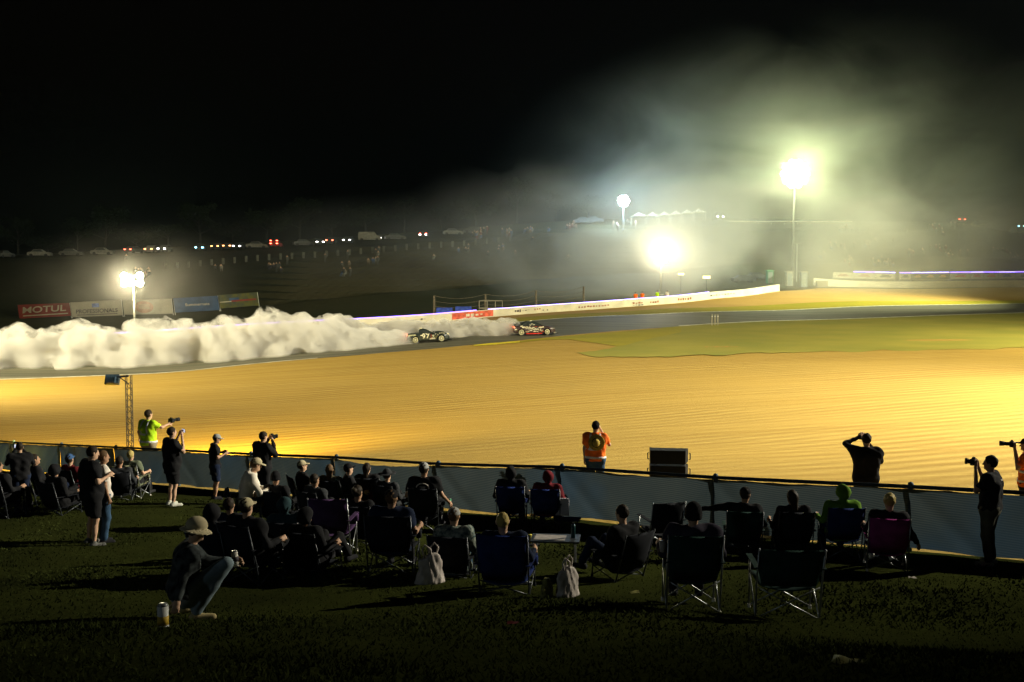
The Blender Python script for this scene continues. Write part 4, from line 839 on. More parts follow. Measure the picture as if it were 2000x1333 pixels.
def can(label, w, m, m2, r=.033, h=.122, tilt=None, cat='can', grp='drink cans among the spectators'):
    e = thing('drink_can', label, cat, w, 0, grp); 
    if tilt: e.rotation_euler = tilt
    b = MB(); b.tube([(0, 0, 0), (0, 0, .008), (0, 0, h*.93)], r, 14); b.build('can_body', m, e, True); b = MB(); b.tube([(0, 0, h*.93), (0, 0, h)], r, 14, r*.78); b.build('can_rim', M_silver, e, True)
    b = MB(); b.tube([(0, 0, h*.3), (0, 0, h*.6)], r*1.012, 14); b.build('can_print', m2, e, True); return e
can('green drink can in the hand of the man with the round white print', w-Vector((0, 0, .06)), mat('can_green', (.03, .30, .12), .4, .2, 6), M_bwhite)
S(768, 1122, 956, 'large man in a dark T-shirt and dark cap seated in front of the fence crowd', -6, NV, K, dict(build=1.25, arms='rest'), head=('cap', K, HBr), chair=BK, clabel='black camp chair under the large man in the dark T-shirt', wide=.64, skin=1)
S(888, 1126, 998, 'spectator in a pale grey cap and checked teal shirt seated by a white bag', -14, TE, JN, dict(build=1.1, arms=('rest', 'out'), lean=2), head=('cap', GC, HBr), sleeve='long', chair=BK, clabel='low black chair under the checked teal shirt')
S(990, 1156, 997, 'close cropped spectator in a dark navy jacket seated in a high backed chair', -10, NV, K, dict(build=1.15), head=('buzz', None, HB), sleeve='long', chair=BL, clabel='high backed navy chair of the close cropped spectator', wide=.62, ctop=1.02)
S(1000, 1034, 914, 'spectator in a black hooded jacket seated in a blue chair against the fence', -6, K, K, dict(build=1.1), head=('hood', None), sleeve='long', chair=BL, clabel='blue chair under the black hooded jacket by the fence')
t, J = S(1068, 1038, 921, 'spectator in a maroon hooded top with yellow lettering on the back', -8, MR, JN, dict(build=1.05), head=('hood', None), sleeve='long', chair=BL, clabel='blue chair under the maroon hooded top')
for k, w_ in ((.03, .16), (.0, .2)): b = MB(); b.box(tuple(J['C']-J['fwt']*.146+J['up']*(.06+k)), (w_, .012, .018)); b.build('back_print', mat('yellow_print', (.5, .28, .02), .7, .2, 20), t)
S(1213, 1128, 992, 'dark haired spectator facing left with a white strap behind the ear', 40, K, NV, dict(arms='lap', lean=-2), head=('short', None), sleeve='long', chair=BK, clabel='low black chair of the spectator facing left')
S(1350, 1190, 978, 'spectator in a dark beanie and grey hooded top seated nearest the camera', -3, cl('grey_purple', (.035, .03, .045)), K, dict(build=1.2, hooddown=True), head=('beanie', K), sleeve='long', chair=DGn, clabel='large dark green camp chair with silver crossed legs nearest the camera', frame=M_silver, wide=.60)
S(1450, 1088, 955, 'spectator resting one arm along the neighbouring chair back', -8, K, K, dict(arms=('side', 'rest'), lean=-4), head=('cap', K), sleeve='long', chair=DGn, clabel='dark green chair beside the outstretched arm', skin=1)
S(1547, 1082, 958, 'long haired spectator in black seated behind the wide empty chair', -4, K, K, head=('long', None), sleeve='long', chair=BK, clabel='black chair of the long haired spectator')
S(1640, 1092, 948, 'spectator in a bright green hooded top seated in a blue chair', -3, GR, K, head=('hood', None), sleeve='long', chair=BL, clabel='dark blue chair under the bright green hooded top')
S(1730, 1112, 964, 'blond spectator in black seated in the pink chair with one hand on the armrest', -14, K, NV, dict(arms=('rest', 'out')), head=('bun', None, HB), sleeve='long', chair=PK, clabel='pink and purple camp chair by the right fence post', frame=M_silver, shoes=WS)
S(430, 1132, 985, 'black hooded spectator seated behind the squatting one', -20, K, K, dict(build=1.15), head=('hood', None), sleeve='long', chair=BK, clabel='black chair under the black hooded spectator')
S(494, 1136, 972, 'spectator in a pale beige cap and black coat seated below the cream hooded one', -30, K, K, dict(build=1.25), head=('cap', BGC), sleeve='long', chair=BK, clabel='black chair under the pale beige cap')
S(563, 1092, 974, 'hooded spectator in dark teal seated left of the purple chair', -8, cl('dark_teal', (.02, .04, .045)), K, head=('hood', None), sleeve='long', chair=BK, clabel='chair with grey legs under the dark teal hood', frame=M_silver)
for (px, pf, ph, lab, fc, tm, hd_, clab) in ((118, 1004, 910, 'spectator in a dark hooded top seated between the glasses wearer and the blue cap', -30, K, ('hood', None), 'black chair under the dark hooded top at the left'), (236, 978, 893, 'dark clothed spectator seated behind the patterned camp chair', 10, DG, ('short', None), 'dark chair just left of the lattice mast'),
        (545, 1030, 925, 'spectator in a black beanie seated under the raised camera', -20, K, ('beanie', K), 'black chair below the raised camera'), (624, 1034, 926, 'spectator in a charcoal jacket seated right of the beige cap and vest', -35, DG, ('short', None), 'charcoal chair right of the beige cap and vest'),
        (706, 1064, 948, 'dark jacketed spectator with a hair bun between the purple chair and large man', -12, K, ('bun', None), 'black chair between the purple chair and the large man'), (462, 1086, 972, 'spectator in a navy top half hidden behind the pale beige cap', -15, NV, ('short', None), 'dark chair half hidden behind the pale beige cap'),
        (612, 1118, 992, 'spectator in a black hooded top seated in front of the dark teal hood', -25, K, ('hood', None), 'low black chair in front of the dark teal hood'), (8, 1010, 900, 'dark spectator cut by the left picture edge', -20, K, ('short', None), 'dark chair cut by the left picture edge')):
    S(px, pf, ph, lab, fc, tm, K, head=hd_, sleeve='long', chair=BK, clabel=clab, skin=1)
# empty chairs
camp_chair('empty purple camp chair in front of the brown haired spectator', on_ground(652, 1086), -4, PU, M_silver, .0, .6, .98)
camp_chair('empty black camp chair with a glinting top rail left of the dark beanie', on_ground(1290, 1082), 14, BK, M_silver, .0)
big = camp_chair('wide empty camp chair with silver legs and a drooping back at the lower right', on_ground(1532, 1204), -4, DGn, M_silver, .0, .70, .86)
# ---- squatting person with two cans
g = on_ground(375, 1206)
t, J = person('person', 'squatting person in a beige bucket hat and pale trousers holding a white can', g, -68, dict(legs='squat', lean=14, arms=(((.03, .20, -.15), (-.04, .25, .05)), ((.05, -.10, -.27), (.08, -.06, -.20))), nod=4, build=1.0), cl('black_patch', (.015, .017, .02), var=.9, sc=10, col2=(.06, .07, .07)), LJ, head=('bucket', BGC), sleeve='long', shoes=TS, scale=1.0, hem=.02)
w = world_of(t, J['wr'][0]+J['fwt']*.07); can('tall white can in the raised hand of the squatting person', w+Vector((.0, -.05, -.04)), mat('can_white', (.62, .58, .50), .4, .15, 9), M_ink, .036, .17, (0, R(-8), 0))
w = world_of(t, J['wr'][1]); gg = on_ground(319, 1238); can('white can with a yellow print standing on the grass by the squatting person', gg, mat('can_white2', (.55, .55, .50), .4, .15, 9), mat('can_yellow', (.5, .33, .04), .5, .2, 9), .048, .27)
# ---- bags, table and small things
def plastic_bag(label, loc, sc, m, handles=True, seed=1):
    e = thing('carrier_bag', label, 'bag', loc, R(20*seed), 'plastic bags among the spectators', sc); r_ = np.array([seed*1.3, seed*2.1, seed*.7])
    def f(p):
        z = np.clip(p[:, 2]/.30, 0, 1); wx = .155-.05*z**2+.012*np.sin(z*7+r_[0]); wy = .095-.05*z; a = np.arctan2(p[:, 1], p[:, 0])
        rr_ = np.sqrt((p[:, 0]/wx)**2+(p[:, 1]/wy)**2)+.07*np.sin(a*7+p[:, 2]*22+r_[0])*(.3+z)+.04*np.sin(a*13-p[:, 2]*40+r_[1]); return np.maximum((rr_-1)*.08, np.maximum(p[:, 2]-.30-.03*np.sin(p[:, 0]*20+r_[2]), .004-p[:, 2]))
    V, Fc = surfnet(f, (-.22, -.2, -.03), (.22, .2, .42), .014); np_mesh('bag_body', V, Fc, m, e)
    if handles:
        for s in (-1, 1): b = MB(); b.tube([(s*.03-.03, s*.02, .28), (s*.05-.045, s*.03, .38), (s*.06, s*.03, .43), (s*.05+.05, s*.03, .38), (s*.03+.04, s*.02, .28)], .011, 6); b.build('handle', m, e, True)
    return e
M_bagw = mat('plastic_white', (.42, .37, .33), .45, .2, 12); M_bagy = mat('plastic_yellow', (.20, .19, .06), .5, .5, 14)
p = on_ground(840, 1140); plastic_bag('full white carrier bag hanging low beside the checked teal shirt', p, 1.25, M_bagw, True, 1)
plastic_bag('white carrier bag with upright handles on the grass in front of the table', on_ground(1108, 1166), 1.15, M_bagw, True, 2)
plastic_bag('crumpled yellowish bag on the grass left of the white carrier bag', on_ground(1068, 1168), .75, M_bagy, False, 3)
def table():
    g = on_ground(1085, 1112); t = thing('camping_table', 'low camping table with a white paper on it among the seated spectators', 'table', g, R(-6))
    b = MB(); b.box((0, 0, .46), (.72, .46, .025)); b.build('table_top', M_tube, t)
    for x in (-.3, .3):
        for y in (-.18, .18): b = MB(); b.tube([(x, y, 0), (x*.95, y, .45)], .012, 6); b.build('leg', M_silver, t)
    s = thing('paper_sheet', 'white paper lying on the low camping table', 'paper', g+Vector((-.08, 0, .476)), R(-10)); b = MB(); b.box((0, 0, 0), (.46, .3, .004)); b.build('sheet', M_bagw, s)
    e = thing('water_bottle', 'dark green bottle standing on the camping table', 'bottle', g+Vector((.26, 0, .474))); b = MB(); b.tube([(0, 0, 0), (0, 0, .16), (0, 0, .19)], .033, 12); b.build('bottle_body', mat('bottle_green', (.02, .06, .06), .3, .2, 6), e, True); b = MB(); b.tube([(0, 0, .19), (0, 0, .23)], .016, 10); b.build('cap', M_black, e)
    plastic_bag('small pale blue tied bag at the left end of the camping table', g+Vector((-.52, -.05, .30)), .6, mat('plastic_blue', (.35, .42, .46), .45, .2, 12), False, 4)
    b = thing('cool_box', 'dark blue cool box under the small tied bag', 'cool box', g+Vector((-.52, -.05, 0)), R(-8)); q = MB(); q.box((0, 0, .13), (.38, .28, .26), top=1.06); q.build('box_body', BL, b); q = MB(); q.box((0, 0, .28), (.42, .31, .04)); q.build('lid', mat('lid_blue', (.03, .08, .16), .5, .2, 6), b)
table()
def cup(label, loc, m, tl=None): e = thing('paper_cup', label, 'cup', loc, 0, 'paper cups'); b = MB(); b.tube([(0, 0, 0), (0, 0, .12)], .03, 12, .042); b.build('cup_body', m, e, True); b = MB(); b.tube([(0, 0, .12), (0, 0, .128)], .044, 12); b.build('rim', m, e, True)
g = on_ground(1293, 1192); cup('white paper cup on the armrest of the green chair nearest the camera', P(1294, 1078, g.y), M_bagw)
g = on_ground(1035, 1100); e = thing('folding_stool', 'tiny folding stool with a yellow cup beside the table', 'stool', g, 0); b = MB(); b.box((0, 0, .3), (.3, .26, .02)); b.build('seat', BK, e)
for s_ in (-1, 1): b = MB(); b.tube([(s_*.14, -.1, 0), (-s_*.14, .1, .3)], .01, 6); b.build('leg', M_silver, e)
cup('yellow paper cup on the tiny folding stool', g+Vector((0, 0, .31)), mat('cup_yellow', (.5, .42, .06), .6, .2, 6))
g = on_ground(1098, 1042); e = thing('sign_board', 'small white folder leaning beside the maroon hooded spectator', 'folder', g+Vector((0, 0, .30)), R(-10)); b = MB(); b.box((0, 0, .22), (.27, .02, .36), Matrix.Rotation(R(8), 3, 'X')); b.build('folder_cover', mat('folder_white', (.5, .46, .5), .6, .1, 6), e)
b = MB()
g2 = thing('side_table', 'blue side table under the small white folder', 'table', g, R(-10)); q = MB(); q.box((.1, 0, .28), (.52, .3, .025)); q.build('table_top', BL, g2)
for x in (-.1, .3): q = MB(); q.tube([(x, 0, 0), (x, 0, .28)], .015, 6); q.build('leg', M_tube, g2)
for px, py, lab, mm, s_ in ((1655, 1308, 'crumpled pale wrapper lying on the grass at the bottom right', M_bagy, .09), (1240, 1166, 'small dry leaf like scrap on the grass right of the carrier bag', M_bagy, .06), (1782, 1136, 'small white scrap of paper on the grass below the pink chair', M_bagw, .05), (1002, 1228, 'reddish scrap on the grass in the middle foreground', MR, .05), (545, 1108, 'white scrap on the grass right of the beige cap', M_bagw, .05)):
    g = on_ground(px, py); e = thing('litter_scrap', lab, 'litter', g+Vector((0, 0, .02)), px*.37, 'scraps of litter on the bank'); r_ = random.Random(px); V = [(x*s_+r_.uniform(-.2, .2)*s_, y*s_*.7, .02+r_.uniform(0, .5)*s_) for x in (-1, -.3, .4, 1) for y in (-1, 0, 1)]; link_mesh('scrap', V, [(i*3+j, (i+1)*3+j, (i+1)*3+j+1, i*3+j+1) for i in range(3) for j in range(2)], mm, e, True)
# loudspeakers on a stand beyond the fence
def speakers():
    Y = 22.3; g = at_depth(1307, Y); A = P(1270, 873, Y); B = P(1345, 873, Y); w = (B-A).length*1.0; zt = P(1307, 876, Y).z-g.z
    st = thing('speaker_stand', 'low black stand carrying the two loudspeakers behind the fence', 'stand', g, R(-5)); b = MB(); hh = zt-.67
    b.box((0, 0, hh-.03), (w*.92, .5, .05)); b.build('deck', M_black, st)
    for x in (-.35, .35):
        for y in (-.18, .18): b = MB(); b.tube([(x, y, 0), (x, y, hh-.05)], .03, 8); b.build('leg', M_dark, st)
    for k, nm in ((0, 'lower black loudspeaker cabinet on the stand behind the fence'), (1, 'upper black loudspeaker cabinet on the stand behind the fence')):
        e = thing('loudspeaker', nm, 'loudspeaker', g+Vector((0, 0, hh+.0+k*.35)), R(-5), 'stacked loudspeakers'); b = MB(); V = [(-w/2, -.2, 0), (w*.40, -.22, 0), (w/2, .15, 0), (-w/2, .2, 0)]; V = V+[(x, y, .30) for x, y, z in V]
        b.add(V, [(3, 2, 1, 0), (4, 5, 6, 7), (0, 1, 5, 4), (1, 2, 6, 5), (2, 3, 7, 6), (3, 0, 4, 7)]); b.build('cabinet', M_black, e)
        q = MB(); q.box((0, .19, .15), (w*.86, .03, .25)); q.build('grille', M_dark, e)
        for x in (-w/2-.02, w/2-.0): q = MB(); q.tube([(x, -.05, .08), (x+math.copysign(.03, x), -.05, .08), (x+math.copysign(.03, x), -.05, .22), (x, -.05, .22)], .012, 6); q.build('handle', M_dark, e)
        for x in (-.3, .3):
            for z in (-.004,): q = MB(); q.box((x, 0, z-.008), (.05, .3, .022)); q.build('foot', M_dark, e)
speakers()
# ------------------------------------------------------------------ the two drift cars
def poly_sdf(p, poly):
    poly = np.array(poly, float); n = len(poly); d = np.full(len(p), 1e9); s = np.ones(len(p))
    for i in range(n):
        a = poly[i]; b = poly[i-1]; e = b-a; w = p-a; t = np.clip((w@e)/(e@e), 0, 1); q = w-t[:, None]*e; d = np.minimum(d, (q*q).sum(1))
        c1 = p[:, 1] >= a[1]; c2 = p[:, 1] < b[1]; c3 = e[0]*w[:, 1] > e[1]*w[:, 0]; al = np.stack([c1, c2, c3]); s = np.where(al.all(0) | (~al).all(0), -s, s)
    return s*np.sqrt(d)
def wheel(t, x, y, side, M_rim, r=.325, steer=0.0):
    w = thing('wheel', None, None, (x, y, r), R(steer)); w.parent = t
    b = MB(); b.disc((0, 0, 0), (0, 1, 0), r, .22, 24); b.build('tyre', M_black, w, True)
    b = MB(); yy = side*.112
    b.tube([(0, yy-side*.02, 0), (0, yy, 0)], r*.30, 16)
    for k in range(8):
        a = k*math.pi/4; b.tube([(.05*math.cos(a), yy, .05*math.sin(a)), (r*.74*math.cos(a), yy, r*.74*math.sin(a))], .018, 6)
    b.tube([(r*.74*math.cos(a*.2618), yy, r*.74*math.sin(a*.2618)) for a in range(25)], .028, 6)
    b.build('rim', M_rim, w, True)
def drift_car(label, loc, rz, lower, upper, glass, wx, M_body, M_top, M_rim, decals, wing=True, tilt=0.0, skirt=None, pitch=0.0, hl=(4.1, .62), tl=(.05, .80)):
    t = thing('race_car', label, 'race car', loc, rz, 'drifting race cars'); t.rotation_euler = (R(tilt), R(-pitch), rz); W = .88
    x0, xw0, xw1 = 0, wx[0], wx[1]
    def body(p):
        y = np.abs(p[:, 1]); d2 = poly_sdf(p[:, [0, 2]], lower); bulge = .03*np.exp(-((p[:, 0]-xw0)/.45)**2)+.03*np.exp(-((p[:, 0]-xw1)/.45)**2)
        ends = .22*np.clip((.5-p[:, 0])/.5, 0, 1)**2+.30*np.clip((p[:, 0]-3.7)/.6, 0, 1)**2; yl = W+bulge-ends-.10*np.clip((p[:, 2]-.62)/.35, 0, 1)
        d = -smin(-d2, -(y-yl), .10)
        for xw in (xw0, xw1): d = np.maximum(d, -np.maximum(np.hypot(p[:, 0]-xw, p[:, 2]-.34)-.375, (W-.28)-y))
        return d
    V, Fc = surfnet(body, (-.15, -1.05, .05), (4.5, 1.05, 1.2), .04); V[:, 0] -= 2.15; np_mesh('body', V, Fc, M_body, t)
    def cab(p):
        y = np.abs(p[:, 1]); d2 = poly_sdf(p[:, [0, 2]], upper); yl = .76-.26*np.clip((p[:, 2]-.85)/.5, 0, 1); return -smin(-d2, -(y-yl), .06)
    V, Fc = surfnet(cab, (.2, -.9, .7), (3.4, .9, 1.55), .035); V[:, 0] -= 2.15; np_mesh('roof', V, Fc, M_top, t)
    for gname, poly in glass:
        for s in (-1, 1):
            q = []
            for x, z in poly: q.append((x-2.15, s*(.775-.26*max(0, (z-.85)/.5)), z))
            q2 = [(x, y-s*.015, z) for x, y, z in q]; n = len(q); Fc = [tuple(range(n)) if s < 0 else tuple(range(n-1, -1, -1))]+[(i, (i+1) % n, (i+1) % n+n, i+n) for i in range(n)]
            link_mesh(gname, q+q2, Fc, M_glass, t)
    for xw, st in ((xw0, 0), (xw1, 16)):
        for s in (-1, 1): wheel(t, xw-2.15, s*.79, s, M_rim, steer=st)
    for s in (-1, 1):
        b = MB(); b.ball((hl[0]-2.15, s*.56, hl[1]), .10, 6, (1.0, 1.5, .7)); b.build('headlight', mat('headlight_glass', (.7, .7, .6), .2, .1, 5), t, True)
        b = MB(); b.box((tl[0]-2.15+.01, s*.52, tl[1]), (.07, .36, .11)); b.build('taillight', M_tail, t)
        b = MB(); b.ball((2.75-2.15, s*.93, .93), .09, 5, (1.1, .8, .7)); b.build('mirror', M_body, t, True)
    if wing:
        b = MB(); b.box((.10-2.15, 0, 1.17), (.30, 1.5, .03), Matrix.Rotation(R(-8), 3, 'Y')); b.build('rear_wing', M_top, t)
        for s in (-1, 1): b = MB(); b.box((.16-2.15, s*.5, 1.04), (.12, .03, .25)); b.build('wing_strut', M_top, t)
    b = MB(); b.box((2.15, 0, .14), (.5, 1.6, .03)); b.build('front_splitter', M_black, t)
    b = MB()
    if skirt:
        for s in (-1, 1): b = MB(); b.box(((xw0+xw1)/2-2.15, s*.90, .17), (1.6, .04, .09)); b.build('side_skirt', skirt, t)
    for fn in decals: fn(t)
    return t
M_glass = mat('car_glass', (.03, .035, .035), .15, .2, 4); M_tail = mat('taillight_red', (.5, .03, .02), .3, .1, 4, emit=(1, .12, .05), estr=9)
M_pblack = mat('car_paint_black', (.012, .018, .016), .3, .3, 5, spec=.6); M_pred = mat('car_paint_dark_red', (.17, .02, .015), .35, .85, 2.6, col2=(.03, .02, .02), spec=.6); M_decal = mat('decal_cream', (.60, .56, .40), .5, .25, 10); M_rimg = mat('wheel_cream', (.55, .52, .33), .4, .2, 9); M_skirt = mat('skirt_red', (.55, .03, .02), .4, .2, 5); M_decr = mat('decal_red', (.4, .06, .03), .5, .3, 9)
M_drear = mat('rear_panel_cream', (.30, .30, .19), .5, .3, 6)
low97 = [(.0, .30), (.03, .88), (.15, .95), (.9, .95), (1.25, .93), (2.6, .90), (2.9, 1.02), (3.3, 1.05), (3.75, .95), (4.15, .68), (4.28, .45), (4.25, .2), (.4, .2)]
up97 = [(1.12, .80), (1.22, 1.22), (1.35, 1.36), (1.65, 1.39), (1.95, 1.30), (2.75, .88), (2.7, .78)]
def dec97(t):
    side = -.925
    for ch, x, sz in (('9', -.47, .62), ('7', -.06, .62)): o = text_part(ch, sz, M_decal, t, (x, side, .62), name='race_number', depth=.012, wide=1.15)
    rr = random.Random(2); b = MB(); b.box((.28, side+.004, .60), (.035, .02, .46)); b.build('number_panel', M_decr, t)
    for (x, z, w, h) in ((.49, .69, .24, .05), (.50, .60, .12, .07), (.45, .42, .42, .035), (.40, .335, .56, .05), (-.70, .74, .16, .09), (-.46, .90, .18, .04), (-.22, .90, .12, .04)): b = MB(); b.box((x, side, z), (w, .02, h)); b.build('sponsor_decal', M_decal, t)
    for k, (x, z) in enumerate(((.74, .84), (.96, .80), (1.16, .90), (1.38, .92), (1.58, .90))): o = text_part('PLVVA'[k], .16, M_decal, t, (x, side+.035, z-.06), name='lettering', depth=.012, wide=1.3)
    b = MB(); b.box((-1.62, side+.06, .80), (.78, .03, .14)); b.build('rear_quarter_panel', M_drear, t)
    b = MB(); b.ball((-.72, -.35, 1.42), .10, 5, (1.2, 1, .7)); b.build('roof_scoop', M_decal, t, True)
    b = MB(); b.box((1.98, -.58, .74), (.22, .30, .10)); b.build('nose_panel', M_decal, t)
g97 = [('side_window', [(1.62, .93), (1.50, 1.28), (1.85, 1.22), (2.45, .93)]), ('quarter_window', [(1.22, .93), (1.30, 1.24), (1.42, 1.25), (1.50, .93)])]
lowR = [(.0, .30), (.04, .86), (.12, .97), (.65, 1.0), (1.2, .97), (2.9, .97), (3.3, .93), (3.95, .83), (4.2, .70), (4.32, .45), (4.28, .2), (.4, .2)]
upR = [(.45, .88), (.62, 1.02), (1.05, 1.36), (1.35, 1.43), (1.9, 1.43), (2.35, 1.34), (3.05, .96), (3.0, .85)]
def decR(t):
    side = -.925
    o = text_part('DUNCAN S', .30, M_decal, t, (-.14, side, .66), rot=(math.pi/2, R(9), 0), name='lettering', depth=.012, wide=1.05)
    rr = random.Random(8)
    for k in range(26):
        x = rr.uniform(-1.0, .95); z = rr.choice([.36, .42, .50, .82, .88]); w = rr.uniform(.06, .26); b = MB(); b.box((x, side+.002, z), (w, .02, rr.uniform(.03, .07)), Matrix.Rotation(R(rr.uniform(-14, 22)), 3, 'Y')); b.build('sponsor_decal', M_decal if k % 4 else M_decr, t)
    for (x, z, w, h) in ((.75, .80, .42, .09), (.50, .80, .2, .07), (-1.15, .84, .3, .12), (-1.35, .96, .25, .08), (-1.95, .62, .25, .06)): b = MB(); b.box((x, side+.012, z), (w, .02, h), Matrix.Rotation(R(-6), 3, 'Y')); b.build('sponsor_decal', M_decal, t)
    for k, (x, z) in enumerate(((-.42, 1.02), (-.25, 1.13), (-.05, 1.05))): b = MB(); b.box((x, -.77+.26*(z-.85)/.5, z), (.16, .02, .1)); b.build('window_sticker', M_decal, t)
    b = MB(); b.ball((-.35, -.3, 1.46), .09, 5, (1.2, 1, .6)); b.build('roof_scoop', M_decal, t, True)
    b = MB(); b.box((2.12, -.55, .22), (.28, .5, .09)); b.build('bumper_corner', M_bwhite, t)
gR = [('side_window', [(1.45, .98), (1.55, 1.30), (2.15, 1.28), (2.85, .98)]), ('quarter_window', [(.80, .98), (1.10, 1.27), (1.42, 1.31), (1.36, .98)])]
# lie on the road's own slope
def road_pose(px, py, Y):
    g = P(px, py, Y); g.z = gz(g.x, g.y)+.02; sl = math.degrees(math.atan((gz(g.x+2, g.y)-gz(g.x-2, g.y))/4)); return g, sl
ga, sa = road_pose(837, 672, 100.5)
drift_car('low black race car with a large white 97 on its side, smoke boiling behind it', ga, R(6), low97, up97, g97, (.84, 3.42), M_pblack, M_pblack, M_rimg, [dec97], False, 0, None, sa, (4.10, .74), (.04, .84))
gb, sb = road_pose(1043, 656, 103.3)
drift_car('dark red and black race coupe covered in cream lettering, leading on the track', gb, R(4), lowR, upR, gR, (.78, 3.42), M_pred, M_pblack, M_rimg, [decR], True, 0, M_skirt, sb, (4.12, .66), (.06, .84))
# ------------------------------------------------------------------ parked cars along the ridge, posts, tents, toilets, officials, trees
CARP = {k: mat('parked_paint_'+k, c, .4, .2, 3) for k, c in dict(white=(.13, .125, .11), grey=(.05, .05, .047), dark=(.03, .035, .04), red=(.20, .03, .03)).items()}
L_red = emis('rear_lamp_glow', (1, .10, .05), 14); L_white = emis('head_lamp_glow', (1, .92, .9), 22); L_or = emis('indicator_glow', (1, .35, .10), 10); L_blue = emis('blue_lamp_glow', (.25, .75, 1), 18); L_amb = emis('amber_beacon_glow', (1, .55, .12), 10)
side_prof = [(0, .28), (.02, .80), (.25, .92), (.75, .96), (1.15, 1.40), (2.5, 1.42), (3.1, .98), (4.1, .85), (4.3, .60), (4.3, .28)]
van_prof = [(0, .3), (.02, 1.1), (.15, 1.85), (3.3, 1.9), (3.9, 1.15), (4.6, 1.0), (4.7, .6), (4.7, .3)]
def parked(label, px, py, Y, rz, paint, lights, prof=side_prof):
    p = P(px, py, Y); g = Vector((p.x, p.y, gz(p.x, p.y))); t = thing('parked_car', label, 'car', g, R(rz), 'cars parked along the ridge'); L = prof[-1][0]; W = .85
    V = []; n = len(prof)
    for s in (-1, 1):
        for x, z in prof: V.append((x-L/2, s*(W-.16*max(0, (z-.85))/.5 if prof is side_prof else W-.06*max(0, z-1)), z))
    Fc = [tuple(range(n-1, -1, -1)), tuple(range(n, 2*n))]+[(i, (i+1) % n, (i+1) % n+n, i+n) for i in range(n)]
    link_mesh('body', V, Fc, CARP[paint], t)
    for s in (-1, 1):
        q = [(.95, .99), (1.2, 1.33), (2.45, 1.35), (2.95, .99)] if prof is side_prof else [(2.3, 1.2), (2.3, 1.75), (3.25, 1.75), (3.7, 1.2)]
        b = link_mesh('side_window', [(x-L/2, s*(W+.005-.16*max(0, (z-.85))/.5 if prof is side_prof else W-.04), z) for x, z in q], [(0, 1, 2, 3)], M_glass, t)
        for x in (.75, L-.85): b = MB(); b.disc((x-L/2, s*(W-.08), .31), (0, 1, 0), .31, .2, 12); b.build('wheel', M_black, t)
    for (end, z, m) in lights:
        for s in (-1, 1): b = MB(); b.box(((L/2+.01)*end, s*.62, z), (.05, .36, .16)); b.build('taillight' if end < 0 else 'headlight', m, t)
    return t
rr = random.Random(12)
CARS = [(8, 505, 'grey', [], 80, 'pale parked car at the far left end of the ridge row'), (78, 500, 'white', [], 10, 'dim white car second from the left on the ridge'), (140, 508, 'grey', [], 12, 'dim grey car between the two pale ones at the left of the ridge'), (201, 506, 'white', [], 6, 'white car standing above the red banner on the ridge'),
 (262, 503, 'dark', [(-1, .8, L_red)], 78, 'dark car showing orange red rear lamps above the left floodlight'), (296, 501, 'white', [(1, .7, L_or)], -86, 'pale car with a dull orange lamp right of the left floodlight'), (322, 499, 'dark', [(1, .65, L_white)], -88, 'dark car with a single white head lamp pair above the white banner'),
 (392, 500, 'dark', [(1, .65, L_blue)], -80, 'dark car with small bluish lamps above the blue banner'), (428, 500, 'dark', [(-1, .8, L_or)], 84, 'dark car with a pair of orange rear lamps left of the glaring headlights'), (447, 500, 'dark', [(-1, .8, L_or)], 95, 'dark car with dim orange lamps next to the glaring headlights'),
 (468, 498, 'dark', [(1, .65, L_white)], -90, 'car with the glaring pair of white headlights on the ridge'), (503, 494, 'white', [], 5, 'white parked car between the glaring headlights and the bright red rear lamps'),
 (540, 492, 'red', [(-1, .8, L_red), (-1, 1.35, L_red)], 90, 'car with the brightest red rear lamps, braking on the ridge'), (594, 492, 'grey', [], 20, 'dim grey car right of the bright red rear lamps'), (622, 486, 'dark', [(1, .65, L_white)], -70, 'dark car with a thin white lamp line, right of the braking car'), (648, 485, 'dark', [(-1, .8, L_red)], 88, 'small dark car with orange red rear lamps on the middle of the ridge'),
 (681, 485, 'dark', [(1, .6, L_white)], -92, 'dark car with one bright white head lamp pair beside the white van'), (772, 480, 'grey', [], 15, 'grey car parked in the dark gap right of the white van'), (828, 475, 'dark', [(-1, .8, L_red), (-1, .55, L_white)], 90, 'dark car with red above white rear lamps on the ridge'),
 (885, 468, 'white', [], 8, 'first pale car right of the red and white lamps'), (925, 466, 'grey', [], 4, 'grey car where the ridge crowd begins'), (1140, 445, 'grey', [], 6, 'pale car left of the small white floodlight'), (1160, 443, 'dark', [], 4, 'pale car touching the one left of the small white floodlight')]
for i, (px, py, pt, li, rz, lab) in enumerate(CARS):
    Y = float(np.interp(px, [a[0] for a in RID], [a[2] for a in RID]))+4; parked(lab, px, py, Y, rz, pt, li)
parked('white van with its side lit pink and white on the ridge', 722, 482, 206, 8, 'white', [(1, .7, L_white)], van_prof)
parked('dark parked car behind the right end of the long white wall', 1452, 548, 186, 8, 'dark', []); parked('second dark parked car near the green toilet', 1478, 545, 190, 6, 'dark', [])
parked('car with a red lamp on the far right skyline', 1871, 441, 236, 90, 'dark', [(-1, .8, L_red)]); parked('car with a faint orange lamp on the far right skyline', 1912, 442, 237, 90, 'dark', [(1, .7, L_or)]); parked('van with a bright blue lamp bar on the far right skyline', 1986, 440, 238, 88, 'dark', [(-1, 1.7, L_blue), (1, .8, L_or)], van_prof); parked('van with a bright white lamp under the row of tents', 1402, 438, 228, -88, 'grey', [(1, .9, L_white)], van_prof)
